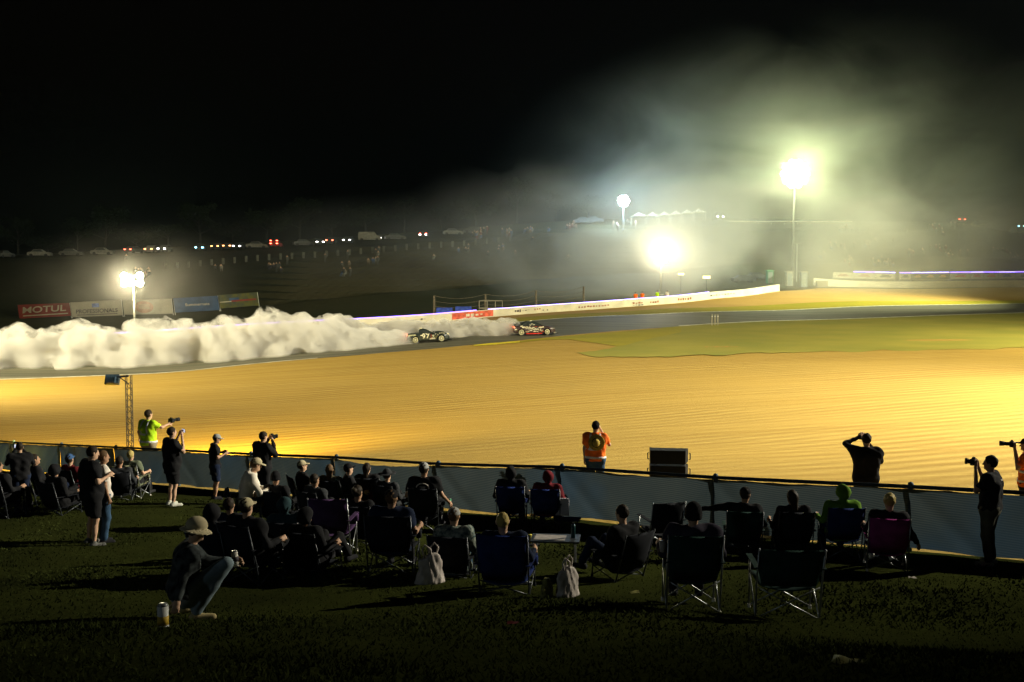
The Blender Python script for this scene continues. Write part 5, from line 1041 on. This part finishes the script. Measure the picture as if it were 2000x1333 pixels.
# ridge posts
M_pst = mat('weathered_post', (.08, .08, .065), .8, .2, 3)
k = 0; px = 320
p0 = None
for i in range(31):
    px = 324+i*22.4; py = float(np.interp(px, [324, 374, 444, 515, 620, 700, 800, 900, 1000], [522, 518, 512, 505, 499, 493, 484, 477, 467]))
    g = on_ground(px, py+4, 100, 230)
    if p0 is None:
        p0 = thing('ridge_post', 'pale square post in the long row below the ridge cars', 'post', g, 0, 'pale posts along the top of the terraces'); b = MB(); b.box((0, 0, .5), (.42, .22, 1.1)); b.box((0, 0, 1.07), (.46, .26, .06)); b.build('post_body', M_pst, p0)
    else: c = copy_tree(p0); c.location = g
# catch fence behind the concrete wall
M_rust = mat('rusty_pole', (.12, .10, .07), .8, .3, 5)
FP = [(848, 606, 578), (948, 600, 575), (1047, 592, 568), (1140, 586, 560)]; tops = []
cf = thing('cable_fence', 'row of poles with sagging cables behind the concrete wall', 'fence', P(848, 606, 136)); cf.location.z = gz(cf.location.x, cf.location.y)
for px, pb, pt in FP:
    Y = float(np.interp(px, [848, 1140], [136, 150])); p = P(px, pt, Y); g0 = gz(p.x, p.y); b = MB(); b.tube([Vector((p.x, p.y, g0-.2))-cf.location, p-cf.location], .16, 8, .13); b.build('pole', M_rust, cf); tops.append(p-cf.location)
for f_, sg in ((1.0, .5), (.72, .45), (.45, .35)):
    for a, b2 in zip(tops[:-1], tops[1:]):
        pa = a.copy(); pb = b2.copy(); pa.z = a.z-(1-f_)*2.6; pb.z = b2.z-(1-f_)*2.6; b = MB(); b.tube([pa.lerp(pb, u/10)-Vector((0, 0, sg*4*(u/10)*(1-u/10))) for u in range(11)], .03, 4); b.build('cable', M_rust, cf)
def platform():
    Y = 137; A = P(936, 603, Y); B = P(981, 599, Y); z0 = gz(A.x, A.y); t = thing('railing_platform', 'white railed platform behind the red advert on the wall', 'platform', Vector(((A.x+B.x)/2, A.y, z0))); w = (B.x-A.x)/2; zt = P(958, 588, Y).z-z0; zd = zt-1.0
    b = MB(); b.box((0, 0, zd), (2*w, 1.6, .14)); b.build('deck', M_bwhite, t)
    for y in (-.75, .75):
        b = MB(); b.tube([(-w, y, zt), (w, y, zt)], .05, 6); b.build('rail', M_bwhite, t)
        for x in (-w, -w*.3, w*.4, w): b = MB(); b.tube([(x, y, 0), (x, y, zt)], .04, 6); b.build('post', M_bwhite, t)
platform()
for i, (px, lab) in enumerate(((868, 'blue covered trailer at the foot of the left cable pole'), (905, 'second blue covered trailer beside the railed platform'))):
    p = P(px, 606, 134); p.z = gz(p.x, p.y); t = thing('trailer', lab, 'trailer', p, R(5), 'blue trailers behind the wall'); b = MB(); b.box((0, 0, 1.0), (2.3, 1.4, .9), top=.92); b.build('cover', mat('tarp_blue', (.03, .06, .30), .6, .3, 2), t)
    for x in (-.6, .6): b = MB(); b.disc((x, -.6, .3), (0, 1, 0), .3, .2, 12); b.build('wheel', M_black, t)
    b = MB(); b.box((0, 0, .52), (2.2, 1.3, .08)); b.build('chassis', M_dark, t)
# officials behind the wall
def lowp(label, px, pyh, Y, top, bot, head=('cap', K), rz=180, pose=None):
    g, s = fit(px, pyh, Y, 1.77); s = min(1.15, max(.85, s)); return person('person', label, g, rz, pose or dict(legs='stand', arms='down', stance=.12), top, bot, head=head, scale=s, group='officials behind the concrete wall', h=.03)[0]
lowp('left one of two officials in orange standing behind the wall', 1239, 571, 148, HO, K); lowp('right one of two officials in orange standing behind the wall', 1252, 570, 149, HO, NV)
lowp('official in yellow green standing behind the wall right of the two in orange', 1281, 568, 151, HV, K); lowp('official in white behind the wall, rightmost of the four', 1300, 568, 152, WH, K)
# amber beacons on posts
for i, (px, py, lab) in enumerate(((1330, 537, 'small amber beacon right of the round floodlight'), (1380, 543, 'larger amber beacon above the right half of the long wall'))):
    p = P(px, py, 172); g0 = gz(p.x, p.y); t = thing('beacon_post', lab, 'beacon', (p.x, p.y, g0), 0, 'amber beacons'); b = MB(); b.tube([(0, 0, -.1), (0, 0, p.z-g0)], .06, 8); b.build('post', M_dark, t); b = MB(); b.box((0, -.05, p.z-g0+.1), (.9+.3*i, .2, .28+.12*i)); b.build('amber_lamp', L_amb, t)
# short lamp post right of the tallest floodlight pole
p = P(1557, 477, 192); g0 = gz(p.x, p.y); t = thing('lamp_post', 'thin unlit lamp post with a flat pale head under the tallest floodlight', 'lamp post', (p.x, p.y, g0)); b = MB(); b.tube([(0, 0, -.1), (0, 0, p.z-g0)], .10, 8, .07); b.build('pole', M_steel, t); b = MB(); b.box((0, -.2, p.z-g0+.05), (1.2, .5, .14)); b.build('lamp_head', M_bwhite, t)
def toilet(label, px, pyb, pyt, Y, m, roof):
    p = P(px, pyb, Y); p.z = gz(p.x, p.y); h = max(1.9, min(2.9, P(px, pyt, Y).z-p.z)); t = thing('portable_toilet', label, 'portable toilet', p, 0, 'portable toilets between the two walls'); b = MB(); b.box((0, 0, h*.46), (1.15, 1.15, h*.92)); b.build('cabin', m, t)
    b = MB(); b.box((0, 0, h*.95), (1.5, 1.4, h*.06)); b.box((0, 0, h*1.0), (1.1, 1.0, h*.05), top=.7); b.build('roof', roof, t); b = MB(); b.box((0, -.59, h*.44), (.8, .03, h*.8)); b.build('door', mat('toilet_door', (.22, .25, .24), .6, .15, 3), t); b = MB(); b.tube([(.3, -.62, h*.4), (.3, -.62, h*.5)], .03, 6); b.build('handle', M_dark, t)
toilet('grey blue portable toilet with a pale roof, tallest of the row', 1569, 556, 528, 182, mat('toilet_grey', (.14, .18, .20), .6, .15, 2), M_bwhite)
toilet('pale portable toilet with a dark base between green and grey ones', 1541, 553, 530, 183, mat('toilet_pale', (.30, .30, .24), .6, .15, 2), M_bwhite)
toilet('green portable toilet leftmost of the row', 1503, 551, 528, 186, mat('toilet_green', (.06, .20, .12), .6, .15, 2), mat('toilet_roof_green', (.1, .25, .15), .6, .1, 2))
p = P(1605, 556, 184); p.z = gz(p.x, p.y); t = thing('service_box', 'low white service box at the left end of the far right wall', 'box', p); b = MB(); b.box((0, 0, .6), (2.0, 1.0, 1.2)); b.build('cabinet', M_bwhite, t); b = MB(); b.box((0, 0, 1.23), (2.1, 1.1, .08)); b.build('lid', M_steel, t)
# white marker boards by the track edge
p = on_ground(1396, 636, 60, 170)
for i, dx in enumerate((-.32, .05, .42)):
    t = thing('marker_post', 'thin white marker post on the near track edge, %s of the three' % ('left', 'middle', 'right')[i], 'marker post', p+Vector((dx, .15*i, 0)), 0, 'white marker posts at the track edge'); b = MB(); b.box((0, 0, .62), (.13, .06, 1.3)); b.build('post', M_bwhite, t); b = MB(); b.box((0, -.035, 1.05), (.12, .012, .12)); b.build('reflector', M_reflect, t)
# peaked tents on the skyline
M_tent = mat('tent_white', (.72, .68, .58), .8, .08, 1)
def tent(label, px, pyt, pye, Y, w):
    p = P(px, pye, Y); g0 = gz(p.x, p.y); t = thing('peaked_tent', label, 'tent', (p.x, p.y, g0), 0, 'row of peaked tents on the skyline'); he = max(1.9, p.z-g0); ht = he+(P(px, pyt, Y).z-p.z)
    V = [(-w/2, -w/2, he), (w/2, -w/2, he), (w/2, w/2, he), (-w/2, w/2, he)]; m_ = [(x*.35, y*.35, he+(ht-he)*.55) for x, y, _ in V]; b = MB(); b.add(V+m_+[(0, 0, ht)], [(0, 1, 5, 4), (1, 2, 6, 5), (2, 3, 7, 6), (3, 0, 4, 7), (4, 5, 8), (5, 6, 8), (6, 7, 8), (7, 4, 8), (3, 2, 1, 0)]); b.build('roof', M_tent, t)
    for x, y, z in V: b = MB(); b.tube([(x*.97, y*.97, -.2), (x*.97, y*.97, he)], .05, 6); b.build('leg', M_steel, t)
for i, (px, lab) in enumerate(((1247, 'first and brightest peaked tent at the left end of the skyline row'), (1274, 'second peaked tent from the left of the skyline row'), (1297, 'third peaked tent from the left of the skyline row'), (1320, 'fourth peaked tent from the left of the skyline row'), (1342, 'fifth peaked tent from the left of the skyline row'), (1364, 'sixth peaked tent, at the right end of the skyline row'))):
    tent(lab, px, 418+i*.6, 426+i*.6, 220+i*1.5, 3.4 if i == 0 else 2.9)
# long low awning right of the tents
p = P(1530, 436, 232); g0 = gz(p.x, p.y); t = thing('long_awning', 'long thin pale awning along the skyline right of the tents', 'awning', (p.x, p.y, g0)); za = P(1530, 433, 232).z-g0; b = MB(); b.box((0, 0, za), (31, 2.2, .16)); b.build('roof_sheet', M_tent, t)
for k in range(11): b = MB(); b.tube([(-15+k*3, -.9, -.2), (-15+k*3, -.9, za)], .05, 6); b.build('post', M_steel, t)
# far spectators: small figures, one mesh each, shared by the copies
def mini(seated, cm, sm):
    J = skeleton(dict(legs='sit', lean=-4, arms='lap') if seated else dict(legs='stand', arms='down', stance=.1))
    def f(p):
        d = torso(p, J, .03, .06); d = smin(d, ell(p, J['H'], (.09, .1, .13)), .03); d = smin(d, seg(p, J['N'], J['H'], .06), .03)
        for i in (0, 1): d = smin(d, seg(p, J['sh'][i], J['elb'][i], .06), .03); d = smin(d, seg(p, J['elb'][i], J['wr'][i], .05), .03); d = smin(d, seg(p, J['hip'][i], J['knee'][i], .09, .07), .03); d = smin(d, seg(p, J['knee'][i], J['ank'][i], .065, .05), .02); d = smin(d, seg(p, J['ank'][i], J['toe'][i], .05), .02)
        return d
    lo, hi = bbox(J); V, Fc = surfnet(f, lo, hi, .055); me = bpy.data.meshes.new('distant_person'); me.from_pydata(V.tolist(), [], Fc.tolist()); me.shade_smooth(); me.materials.append(sm); me.materials.append(cm)
    zc = J['N'][2]-.02
    for p_ in me.polygons: p_.material_index = 1 if (p_.center.z < zc) else 0
    return me
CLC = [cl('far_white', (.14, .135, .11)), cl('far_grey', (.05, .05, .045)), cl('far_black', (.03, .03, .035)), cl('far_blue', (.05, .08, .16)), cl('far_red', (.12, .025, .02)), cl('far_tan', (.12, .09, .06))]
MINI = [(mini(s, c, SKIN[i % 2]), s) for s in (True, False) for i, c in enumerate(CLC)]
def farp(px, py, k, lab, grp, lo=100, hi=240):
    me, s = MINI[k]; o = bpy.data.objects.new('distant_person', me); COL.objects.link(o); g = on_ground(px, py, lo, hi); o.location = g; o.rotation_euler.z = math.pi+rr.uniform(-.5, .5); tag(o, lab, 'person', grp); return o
GL = 'small far spectator %s on the terraced hillside'
seenk = ['in white seated', 'in grey seated', 'in black seated', 'in blue seated', 'in red seated', 'in tan seated', 'in white standing', 'in grey standing', 'in black standing', 'in blue standing', 'in red standing', 'in tan standing']
def put_far(n, fx, fy, ks):
    k_ = 0
    while k_ < n:                                    # people keep to groups of two to seven
        cx = fx(); cy_ = fy(cx)
        for _ in range(rr.choice([1, 2, 3, 4, 6, 7])):
            k = rr.choice(ks); farp(cx+rr.gauss(0, 7), cy_+rr.gauss(0, 2.2), k, GL % seenk[k], 'far spectators %s' % seenk[k]); k_ += 1
ridge_y = lambda x: float(np.interp(x, [r_[0] for r_ in RID], [r_[1] for r_ in RID]))
put_far(45, lambda: rr.uniform(850, 1240), lambda x: ridge_y(x)+rr.uniform(0, 14), list(range(12)))
put_far(26, lambda: rr.uniform(560, 1130), lambda x: ridge_y(x)+rr.uniform(18, 75), [0, 1, 2, 3, 5, 7])
put_far(90, lambda: rr.uniform(1600, 2000), lambda x: rr.uniform(447, 524), [0, 0, 1, 2, 3, 4, 5, 6, 7, 11])
put_far(16, lambda: rr.uniform(0, 560), lambda x: ridge_y(x)+rr.uniform(4, 50), [0, 1, 2, 5, 7])
# trees behind the ridge
M_leaf = mat('leaf_dark', (.005, .010, .004), .95, .5, 1.5, col2=(.010, .016, .006), spec=0.0); M_bark = mat('bark', (.01, .009, .007), .9, .3, 4)
def tree(seed, hh, w):
    r_ = random.Random(seed); me = MB(); tr = MB(); tr.tube([(0, 0, -.5), (.1, 0, hh*.3), (.3, .1, hh*.55), (.2, 0, hh*.8)], .28, 8, .08); cl_ = []
    for k in range(9):
        a = r_.uniform(0, 6.28); z = hh*r_.uniform(.35, .8); e = Vector((math.cos(a)*w*r_.uniform(.25, .5), math.sin(a)*w*r_.uniform(.25, .5), z+hh*r_.uniform(.05, .18))); tr.tube([(.2, 0, z*.8), tuple(e*.6+Vector((0, 0, z*.3))), tuple(e)], .09, 5, .03); cl_.append((e, w*r_.uniform(.16, .26)))
    for _ in range(8): a = r_.uniform(0, 6.28); cl_.append((Vector((math.cos(a)*w*r_.uniform(0, .4), math.sin(a)*w*r_.uniform(0, .4), hh*r_.uniform(.5, .95))), w*r_.uniform(.12, .22)))
    V = []; Fc = []
    for c, q in cl_:
        for _ in range(150):
            d = Vector((r_.gauss(0, 1), r_.gauss(0, 1), r_.gauss(0, .8))).normalized()*q*r_.uniform(.4, 1.1); p = c+d; a = Vector((r_.gauss(0, 1), r_.gauss(0, 1), r_.gauss(0, 1))).normalized()*.22; b = a.orthogonal().normalized()*.14; k = len(V); V += [p-a, p+b, p+a, p-b]; Fc.append((k, k+1, k+2, k+3))
    return tr, V, Fc
protos = []
for i, (hh, w) in enumerate(((11, 9), (14, 8), (8.5, 9))):
    tr, V, Fc = tree(20+i, hh, w); protos.append((tr, V, Fc))
lab = ['round crowned tree', 'tall narrow tree', 'low bushy tree']
TR = [(-20, 0), (35, 1), (95, 2), (150, 0), (205, 1), (265, 2), (330, 0), (392, 1), (455, 0), (520, 2), (585, 1), (650, 0), (715, 2), (790, 1), (860, 0), (930, 2), (1010, 1), (1085, 0), (1150, 2)]
firsts = {}
for j, (px, k) in enumerate(TR):
    Y = 235+8*(j % 3); p = P(px, 480, Y); g = Vector((p.x, p.y, gz(p.x, p.y)))
    where = ['farthest left in the line behind the ridge', 'second from the left behind the ridge'][j] if j < 2 else 'number %d from the left in the dark line behind the ridge' % (j+1)
    nm = lab[k]+' '+['first', 'second', 'third', 'fourth', 'fifth', 'sixth', 'seventh', 'eighth', 'ninth', 'tenth', 'eleventh', 'twelfth', 'thirteenth', 'fourteenth', 'fifteenth', 'sixteenth', 'seventeenth', 'eighteenth', 'nineteenth'][j]+' from the left in the dark line behind the ridge'
    if k not in firsts:
        tr, V, Fc = protos[k]; t = thing('ridge_tree', nm, 'tree', g, rr.uniform(0, 6), 'trees behind the ridge'); tr.build('trunk', M_bark, t, True); link_mesh('crown', V, Fc, M_leaf, t); firsts[k] = t
    else: t = copy_tree(firsts[k]); t.location = g; t.rotation_euler.z = rr.uniform(0, 6); t['label'] = nm
    t.scale = (1.15, 1, rr.uniform(.55, .85))
# grass blades on the bank
n = 90000; r2 = np.random.default_rng(5); yy = 3.8+r2.random(n)**1.5*20; xx = (r2.random(n)*2-1)*(yy*.56+.8); xy = np.stack([xx, yy], -1); fx = np.interp(yy, fenXY[::-1, 1] if fenXY[0, 1] > fenXY[-1, 1] else fenXY[:, 1], fenXY[::-1, 0] if fenXY[0, 1] > fenXY[-1, 1] else fenXY[:, 0])
keep = (xx < fx-.6) | (yy < fenXY[:, 1].min()); xy = xy[keep]; n = len(xy); tb = (np.interp(xy[:, 1], [-14, 30], [0, 1])); z = gz_many(xy)+(np.sin(xy[:, 0]*1.3+xy[:, 1]*.7)*.03+np.sin(xy[:, 0]*.5-xy[:, 1]*1.1)*.04)*np.sin(np.pi*tb)-.015; a = r2.random(n)*6.283; hh = .02+.035*r2.random(n)**2+.012*(np.sin(xy[:, 0]*1.7+xy[:, 1]*.6)*np.sin(xy[:, 1]*1.3) > .3); ln = r2.normal(0, .03, (n, 2)); w = .006+.004*r2.random(n)+xy[:, 1]*.0006
B = np.column_stack([xy, z]); off = np.column_stack([np.cos(a)*w, np.sin(a)*w, 0*a]); T = B+np.column_stack([ln, hh]); V = np.stack([B-off, B+off, T], 1).reshape(-1, 3); Fc = np.arange(3*n).reshape(-1, 3)
M_blade = mat('grass_blade', (.018, .024, .007), 1.0, .4, .6, col2=(.042, .052, .013), spec=0.0); o = np_mesh('grass', V, Fc, M_blade, None, False); o['kind'] = 'stuff'; o['label'] = 'short dark grass covering the spectator bank'; o['category'] = 'grass'
# ------------------------------------------------------------------ smoke and air
def vol_mat(key, col, dens, aniso, noise=None, step=1.0, rise=None):
    m = bpy.data.materials.new(key); m.use_nodes = True; n = m.node_tree; L = n.links.new
    for x in list(n.nodes):
        if x.type != 'OUTPUT_MATERIAL': n.nodes.remove(x)
    out = [x for x in n.nodes if x.type == 'OUTPUT_MATERIAL'][0]
    v = n.nodes.new('ShaderNodeVolumePrincipled'); v.inputs['Color'].default_value = tuple(col)+(1,); v.inputs['Density'].default_value = dens; v.inputs['Anisotropy'].default_value = aniso
    L(v.outputs[0], out.inputs['Volume'])
    if noise:
        sc, lo, hi, stretch = noise
        g = n.nodes.new('ShaderNodeNewGeometry'); mp = n.nodes.new('ShaderNodeMapping'); mp.inputs['Scale'].default_value = stretch; L(g.outputs['Position'], mp.inputs['Vector'])
        z = n.nodes.new('ShaderNodeTexNoise'); z.inputs['Scale'].default_value = sc; z.inputs['Detail'].default_value = 4; z.inputs['Roughness'].default_value = .6; z.inputs['Distortion'].default_value = .6; L(mp.outputs[0], z.inputs['Vector'])
        r = n.nodes.new('ShaderNodeMapRange'); r.interpolation_type = 'SMOOTHSTEP'; r.inputs[1].default_value = lo; r.inputs[2].default_value = hi; r.inputs[3].default_value = 0; r.inputs[4].default_value = dens; L(z.outputs[0], r.inputs[0])
        if rise:
            a0, ax, k0, kw = rise; sp = n.nodes.new('ShaderNodeSeparateXYZ'); L(g.outputs['Position'], sp.inputs[0])
            hx = n.nodes.new('ShaderNodeMath'); hx.operation = 'MULTIPLY_ADD'; hx.inputs[1].default_value = -ax; hx.inputs[2].default_value = -a0; L(sp.outputs['X'], hx.inputs[0])
            hh = n.nodes.new('ShaderNodeMath'); L(hx.outputs[0], hh.inputs[0]); L(sp.outputs['Z'], hh.inputs[1])
            lo_ = n.nodes.new('ShaderNodeMath'); lo_.operation = 'MULTIPLY_ADD'; lo_.inputs[1].default_value = k0; lo_.inputs[2].default_value = lo; L(hh.outputs[0], lo_.inputs[0]); L(lo_.outputs[0], r.inputs[1])
            hi_ = n.nodes.new('ShaderNodeMath'); hi_.inputs[1].default_value = kw; L(lo_.outputs[0], hi_.inputs[0]); L(hi_.outputs[0], r.inputs[2])
        L(r.outputs[0], v.inputs['Density'])
    m.cycles.volume_step_rate = step
    return m, n, v
# tyre smoke: billows hung on the path the two cars have driven
def plume(name, label, path, tops, seed, m, h=.32):
    """path: (px, py of the plume's foot, Y, half depth); tops: (px, py) outline of its upper edge"""
    r_ = random.Random(seed); S = []; path = sorted(path); tops = sorted(tops)
    X = [p[0] for p in path]; g = lambda px: [float(np.interp(px, X, [p[i] for p in path])) for i in (1, 2, 3)]
    top = lambda px: float(np.interp(px, [t[0] for t in tops], [t[1] for t in tops]))
    px = X[0]
    while px < X[-1]:
        pf, Y, hd = g(px); pt = top(px); sc = F/Y; hh = (pf-pt)/sc; rad = hh*r_.uniform(.27, .36)
        c = P(px, pt+rad*sc*.9, Y+r_.uniform(-hd, hd)*.7); S.append((c, rad))                 # the crest
        for lev in (.10, .32, .58):
            rr = hh*r_.uniform(.2, .3); c = P(px+r_.uniform(-8, 8), pf-hh*sc*lev, Y+r_.uniform(-hd, hd)); S.append((c, rr))
        c = P(px, pf-hh*sc*.33, Y); S.append((c, hh*.33)); c = P(px+5, pf-hh*sc*.10, Y); S.append((c, hh*.24))
        px += max(4, rad*sc*.75)
    C = np.array([tuple(c) for c, _ in S]); Rr = np.array([x for _, x in S])
    lo = (C-Rr[:, None]).min(0)-.8; hi = (C+Rr[:, None]).max(0)+.8
    base = Vector(((lo[0]+hi[0])/2, (lo[1]+hi[1])/2, gz((lo[0]+hi[0])/2, (lo[1]+hi[1])/2)))
    def f(p):
        out = np.full(len(p), 9.0); p2 = p+np.stack([np.sin(p[:, 2]*2.1+p[:, 0]*1.3), np.sin(p[:, 0]*1.9), np.sin(p[:, 0]*1.7+p[:, 1]*1.5)], -1)*.2+np.stack([np.sin(p[:, 2]*5.3+p[:, 0]*3.7), np.sin(p[:, 0]*4.9+p[:, 2]*4.1), np.sin(p[:, 0]*5.7-p[:, 1]*3.5)], -1)*.11
        for c, q in zip(C, Rr):
            k = np.abs(p[:, 0]-c[0]) < q+1.2
            if k.any(): out[k] = smin(out[k], np.linalg.norm(p2[k]-c, axis=-1)-q, .5)
        return out
    Vv, Ff = surfnet(f, lo, hi, h)
    o = np_mesh(name, Vv-np.array(base), Ff, m, None, True); o.location = base
    return tag(o, label, 'smoke')
za, zb = gz(-45, 97), gz(-10, 98.5); AX = (zb-za)/35; A0 = zb+10*AX
m_smoke, n_, v_ = vol_mat('tyre_smoke', (.985, .975, .95), 1.25, .0, noise=(.85, .29, .6, (.75, 1, 1.0)), step=.07, rise=(A0, AX, .042, .14))
plume('tyre_smoke', 'billowing white tyre smoke rolling from the black car numbered 97 to the left edge', [(812, 669, 100.2, .3), (770, 678, 99.5, .7), (700, 690, 98.5, 1.1), (640, 697, 98, 1.6), (560, 704, 98, 2.2), (470, 714, 97.5, 2.6), (340, 722, 97, 2.8), (200, 726, 97, 3), (60, 727, 96, 3.2), (-200, 733, 95, 3.2)],
      [(-200, 640), (0, 646), (40, 631), (75, 650), (110, 640), (150, 624), (185, 630), (235, 650), (272, 620), (300, 628), (345, 622), (372, 626), (386, 648), (400, 636), (430, 619), (470, 622), (492, 640), (512, 603), (545, 608), (560, 622), (570, 642), (583, 612), (602, 620), (614, 640), (635, 614), (655, 618), (680, 636), (720, 645), (770, 646), (800, 654), (812, 656)], 5, m_smoke)
m_smoke2, n_, v_ = vol_mat('fresh_tyre_smoke', (.98, .96, .92), 2.1, .1, noise=(.7, .30, .6, (1, 1, 1.2)), step=.1)
plume('tyre_smoke', 'thinner smoke trailing from the dark red car over the wall behind the black car', [(1012, 650, 103.5, .4), (970, 655, 104, .9), (900, 661, 105, 1.2), (840, 666, 106, 1.5), (760, 668, 107, 1.5), (700, 672, 107, 1.5), (640, 674, 108, 1.5)],
      [(640, 622), (665, 616), (700, 628), (740, 634), (790, 622), (830, 634), (870, 622), (900, 628), (930, 620), (960, 624), (990, 626), (1012, 632)], 9, m_smoke2)
# drifting smoke above the right half
def cloud(label, c, r, m, seed, h=2.5):
    r_ = random.Random(seed); ph = [r_.uniform(0, 6) for _ in range(6)]; c = np.array(c); r = np.array(r)
    def f(p):
        q = p-c; return ell(q, (0, 0, 0), r)+(np.sin(q[:, 0]*.14+ph[0])*np.sin(q[:, 2]*.2+ph[1])+np.sin(q[:, 0]*.33+ph[2]+q[:, 2]*.25))*r[2]*.13
    V, Fc = surfnet(f, c-r*1.4, c+r*1.4, h); o = np_mesh('drifting_smoke', V-c, Fc, m, None, True); o.location = tuple(c); tag(o, label, 'smoke'); return o
def cloud_mat(key, col, dens, c, r, sc, aniso=.35):
    m, n, v = vol_mat(key, col, dens, aniso, noise=(sc, .26, .74, (1, 1, 1.5)), step=.2); L = n.links.new
    g = n.nodes.new('ShaderNodeTexCoord'); mp = n.nodes.new('ShaderNodeMapping'); mp.inputs['Scale'].default_value = tuple(1/x for x in r); L(g.outputs['Object'], mp.inputs['Vector'])
    ln = n.nodes.new('ShaderNodeVectorMath'); ln.operation = 'LENGTH'; L(mp.outputs[0], ln.inputs[0])
    mr = n.nodes.new('ShaderNodeMapRange'); mr.interpolation_type = 'SMOOTHSTEP'; mr.inputs[1].default_value = 1.0; mr.inputs[2].default_value = .25; mr.inputs[3].default_value = 0; mr.inputs[4].default_value = 1; L(ln.outputs['Value'], mr.inputs[0])
    old = v.inputs['Density'].links[0].from_socket; mu = n.nodes.new('ShaderNodeMath'); mu.operation = 'MULTIPLY'; L(old, mu.inputs[0]); L(mr.outputs[0], mu.inputs[1]); L(mu.outputs[0], v.inputs['Density'])
    return m
if SMOKE:
    q = P(1660, 410, 188); r = (74, 34, 38); cloud('tall bank of drifting smoke lit green yellow round the tallest floodlight', q, r, cloud_mat('drift_a', (.90, .96, .78), .019, q, r, .045), 1)
    q = P(1290, 494, 168); r = (54, 22, 20); cloud('pale smoke hanging over the terraces round the low round floodlight', q, r, cloud_mat('drift_b', (.95, .93, .86), .031, q, r, .05), 2)
    q = P(1850, 492, 182); r = (72, 24, 18); cloud('brown grey smoke drifting at the right edge above the far crowd', q, r, cloud_mat('drift_c', (.92, .86, .78), .030, q, r, .045), 3)
    q = P(820, 492, 170); r = (62, 18, 11); cloud('thin veil of old smoke over the terraces in the middle', q, r, cloud_mat('drift_e', (.93, .93, .85), .007, q, r, .05), 5)
    q = P(258, 560, 126); r = (19, 10, 9); cloud('faint smoke added for the halo round the left floodlight mast', q, r, cloud_mat('halo_smoke', (.95, .92, .84), .008, q, r, .1), 4, 1.5)  # local smoke added so that the left lamp keeps its halo
m_air, n_, v_ = vol_mat('night_air', (.6, .88, 1.0), .00003, .7)
hz = MB(); hz.box((0, 150, 17), (600, 420, 52)); ho = hz.build('haze', m_air); ho['kind'] = 'stuff'
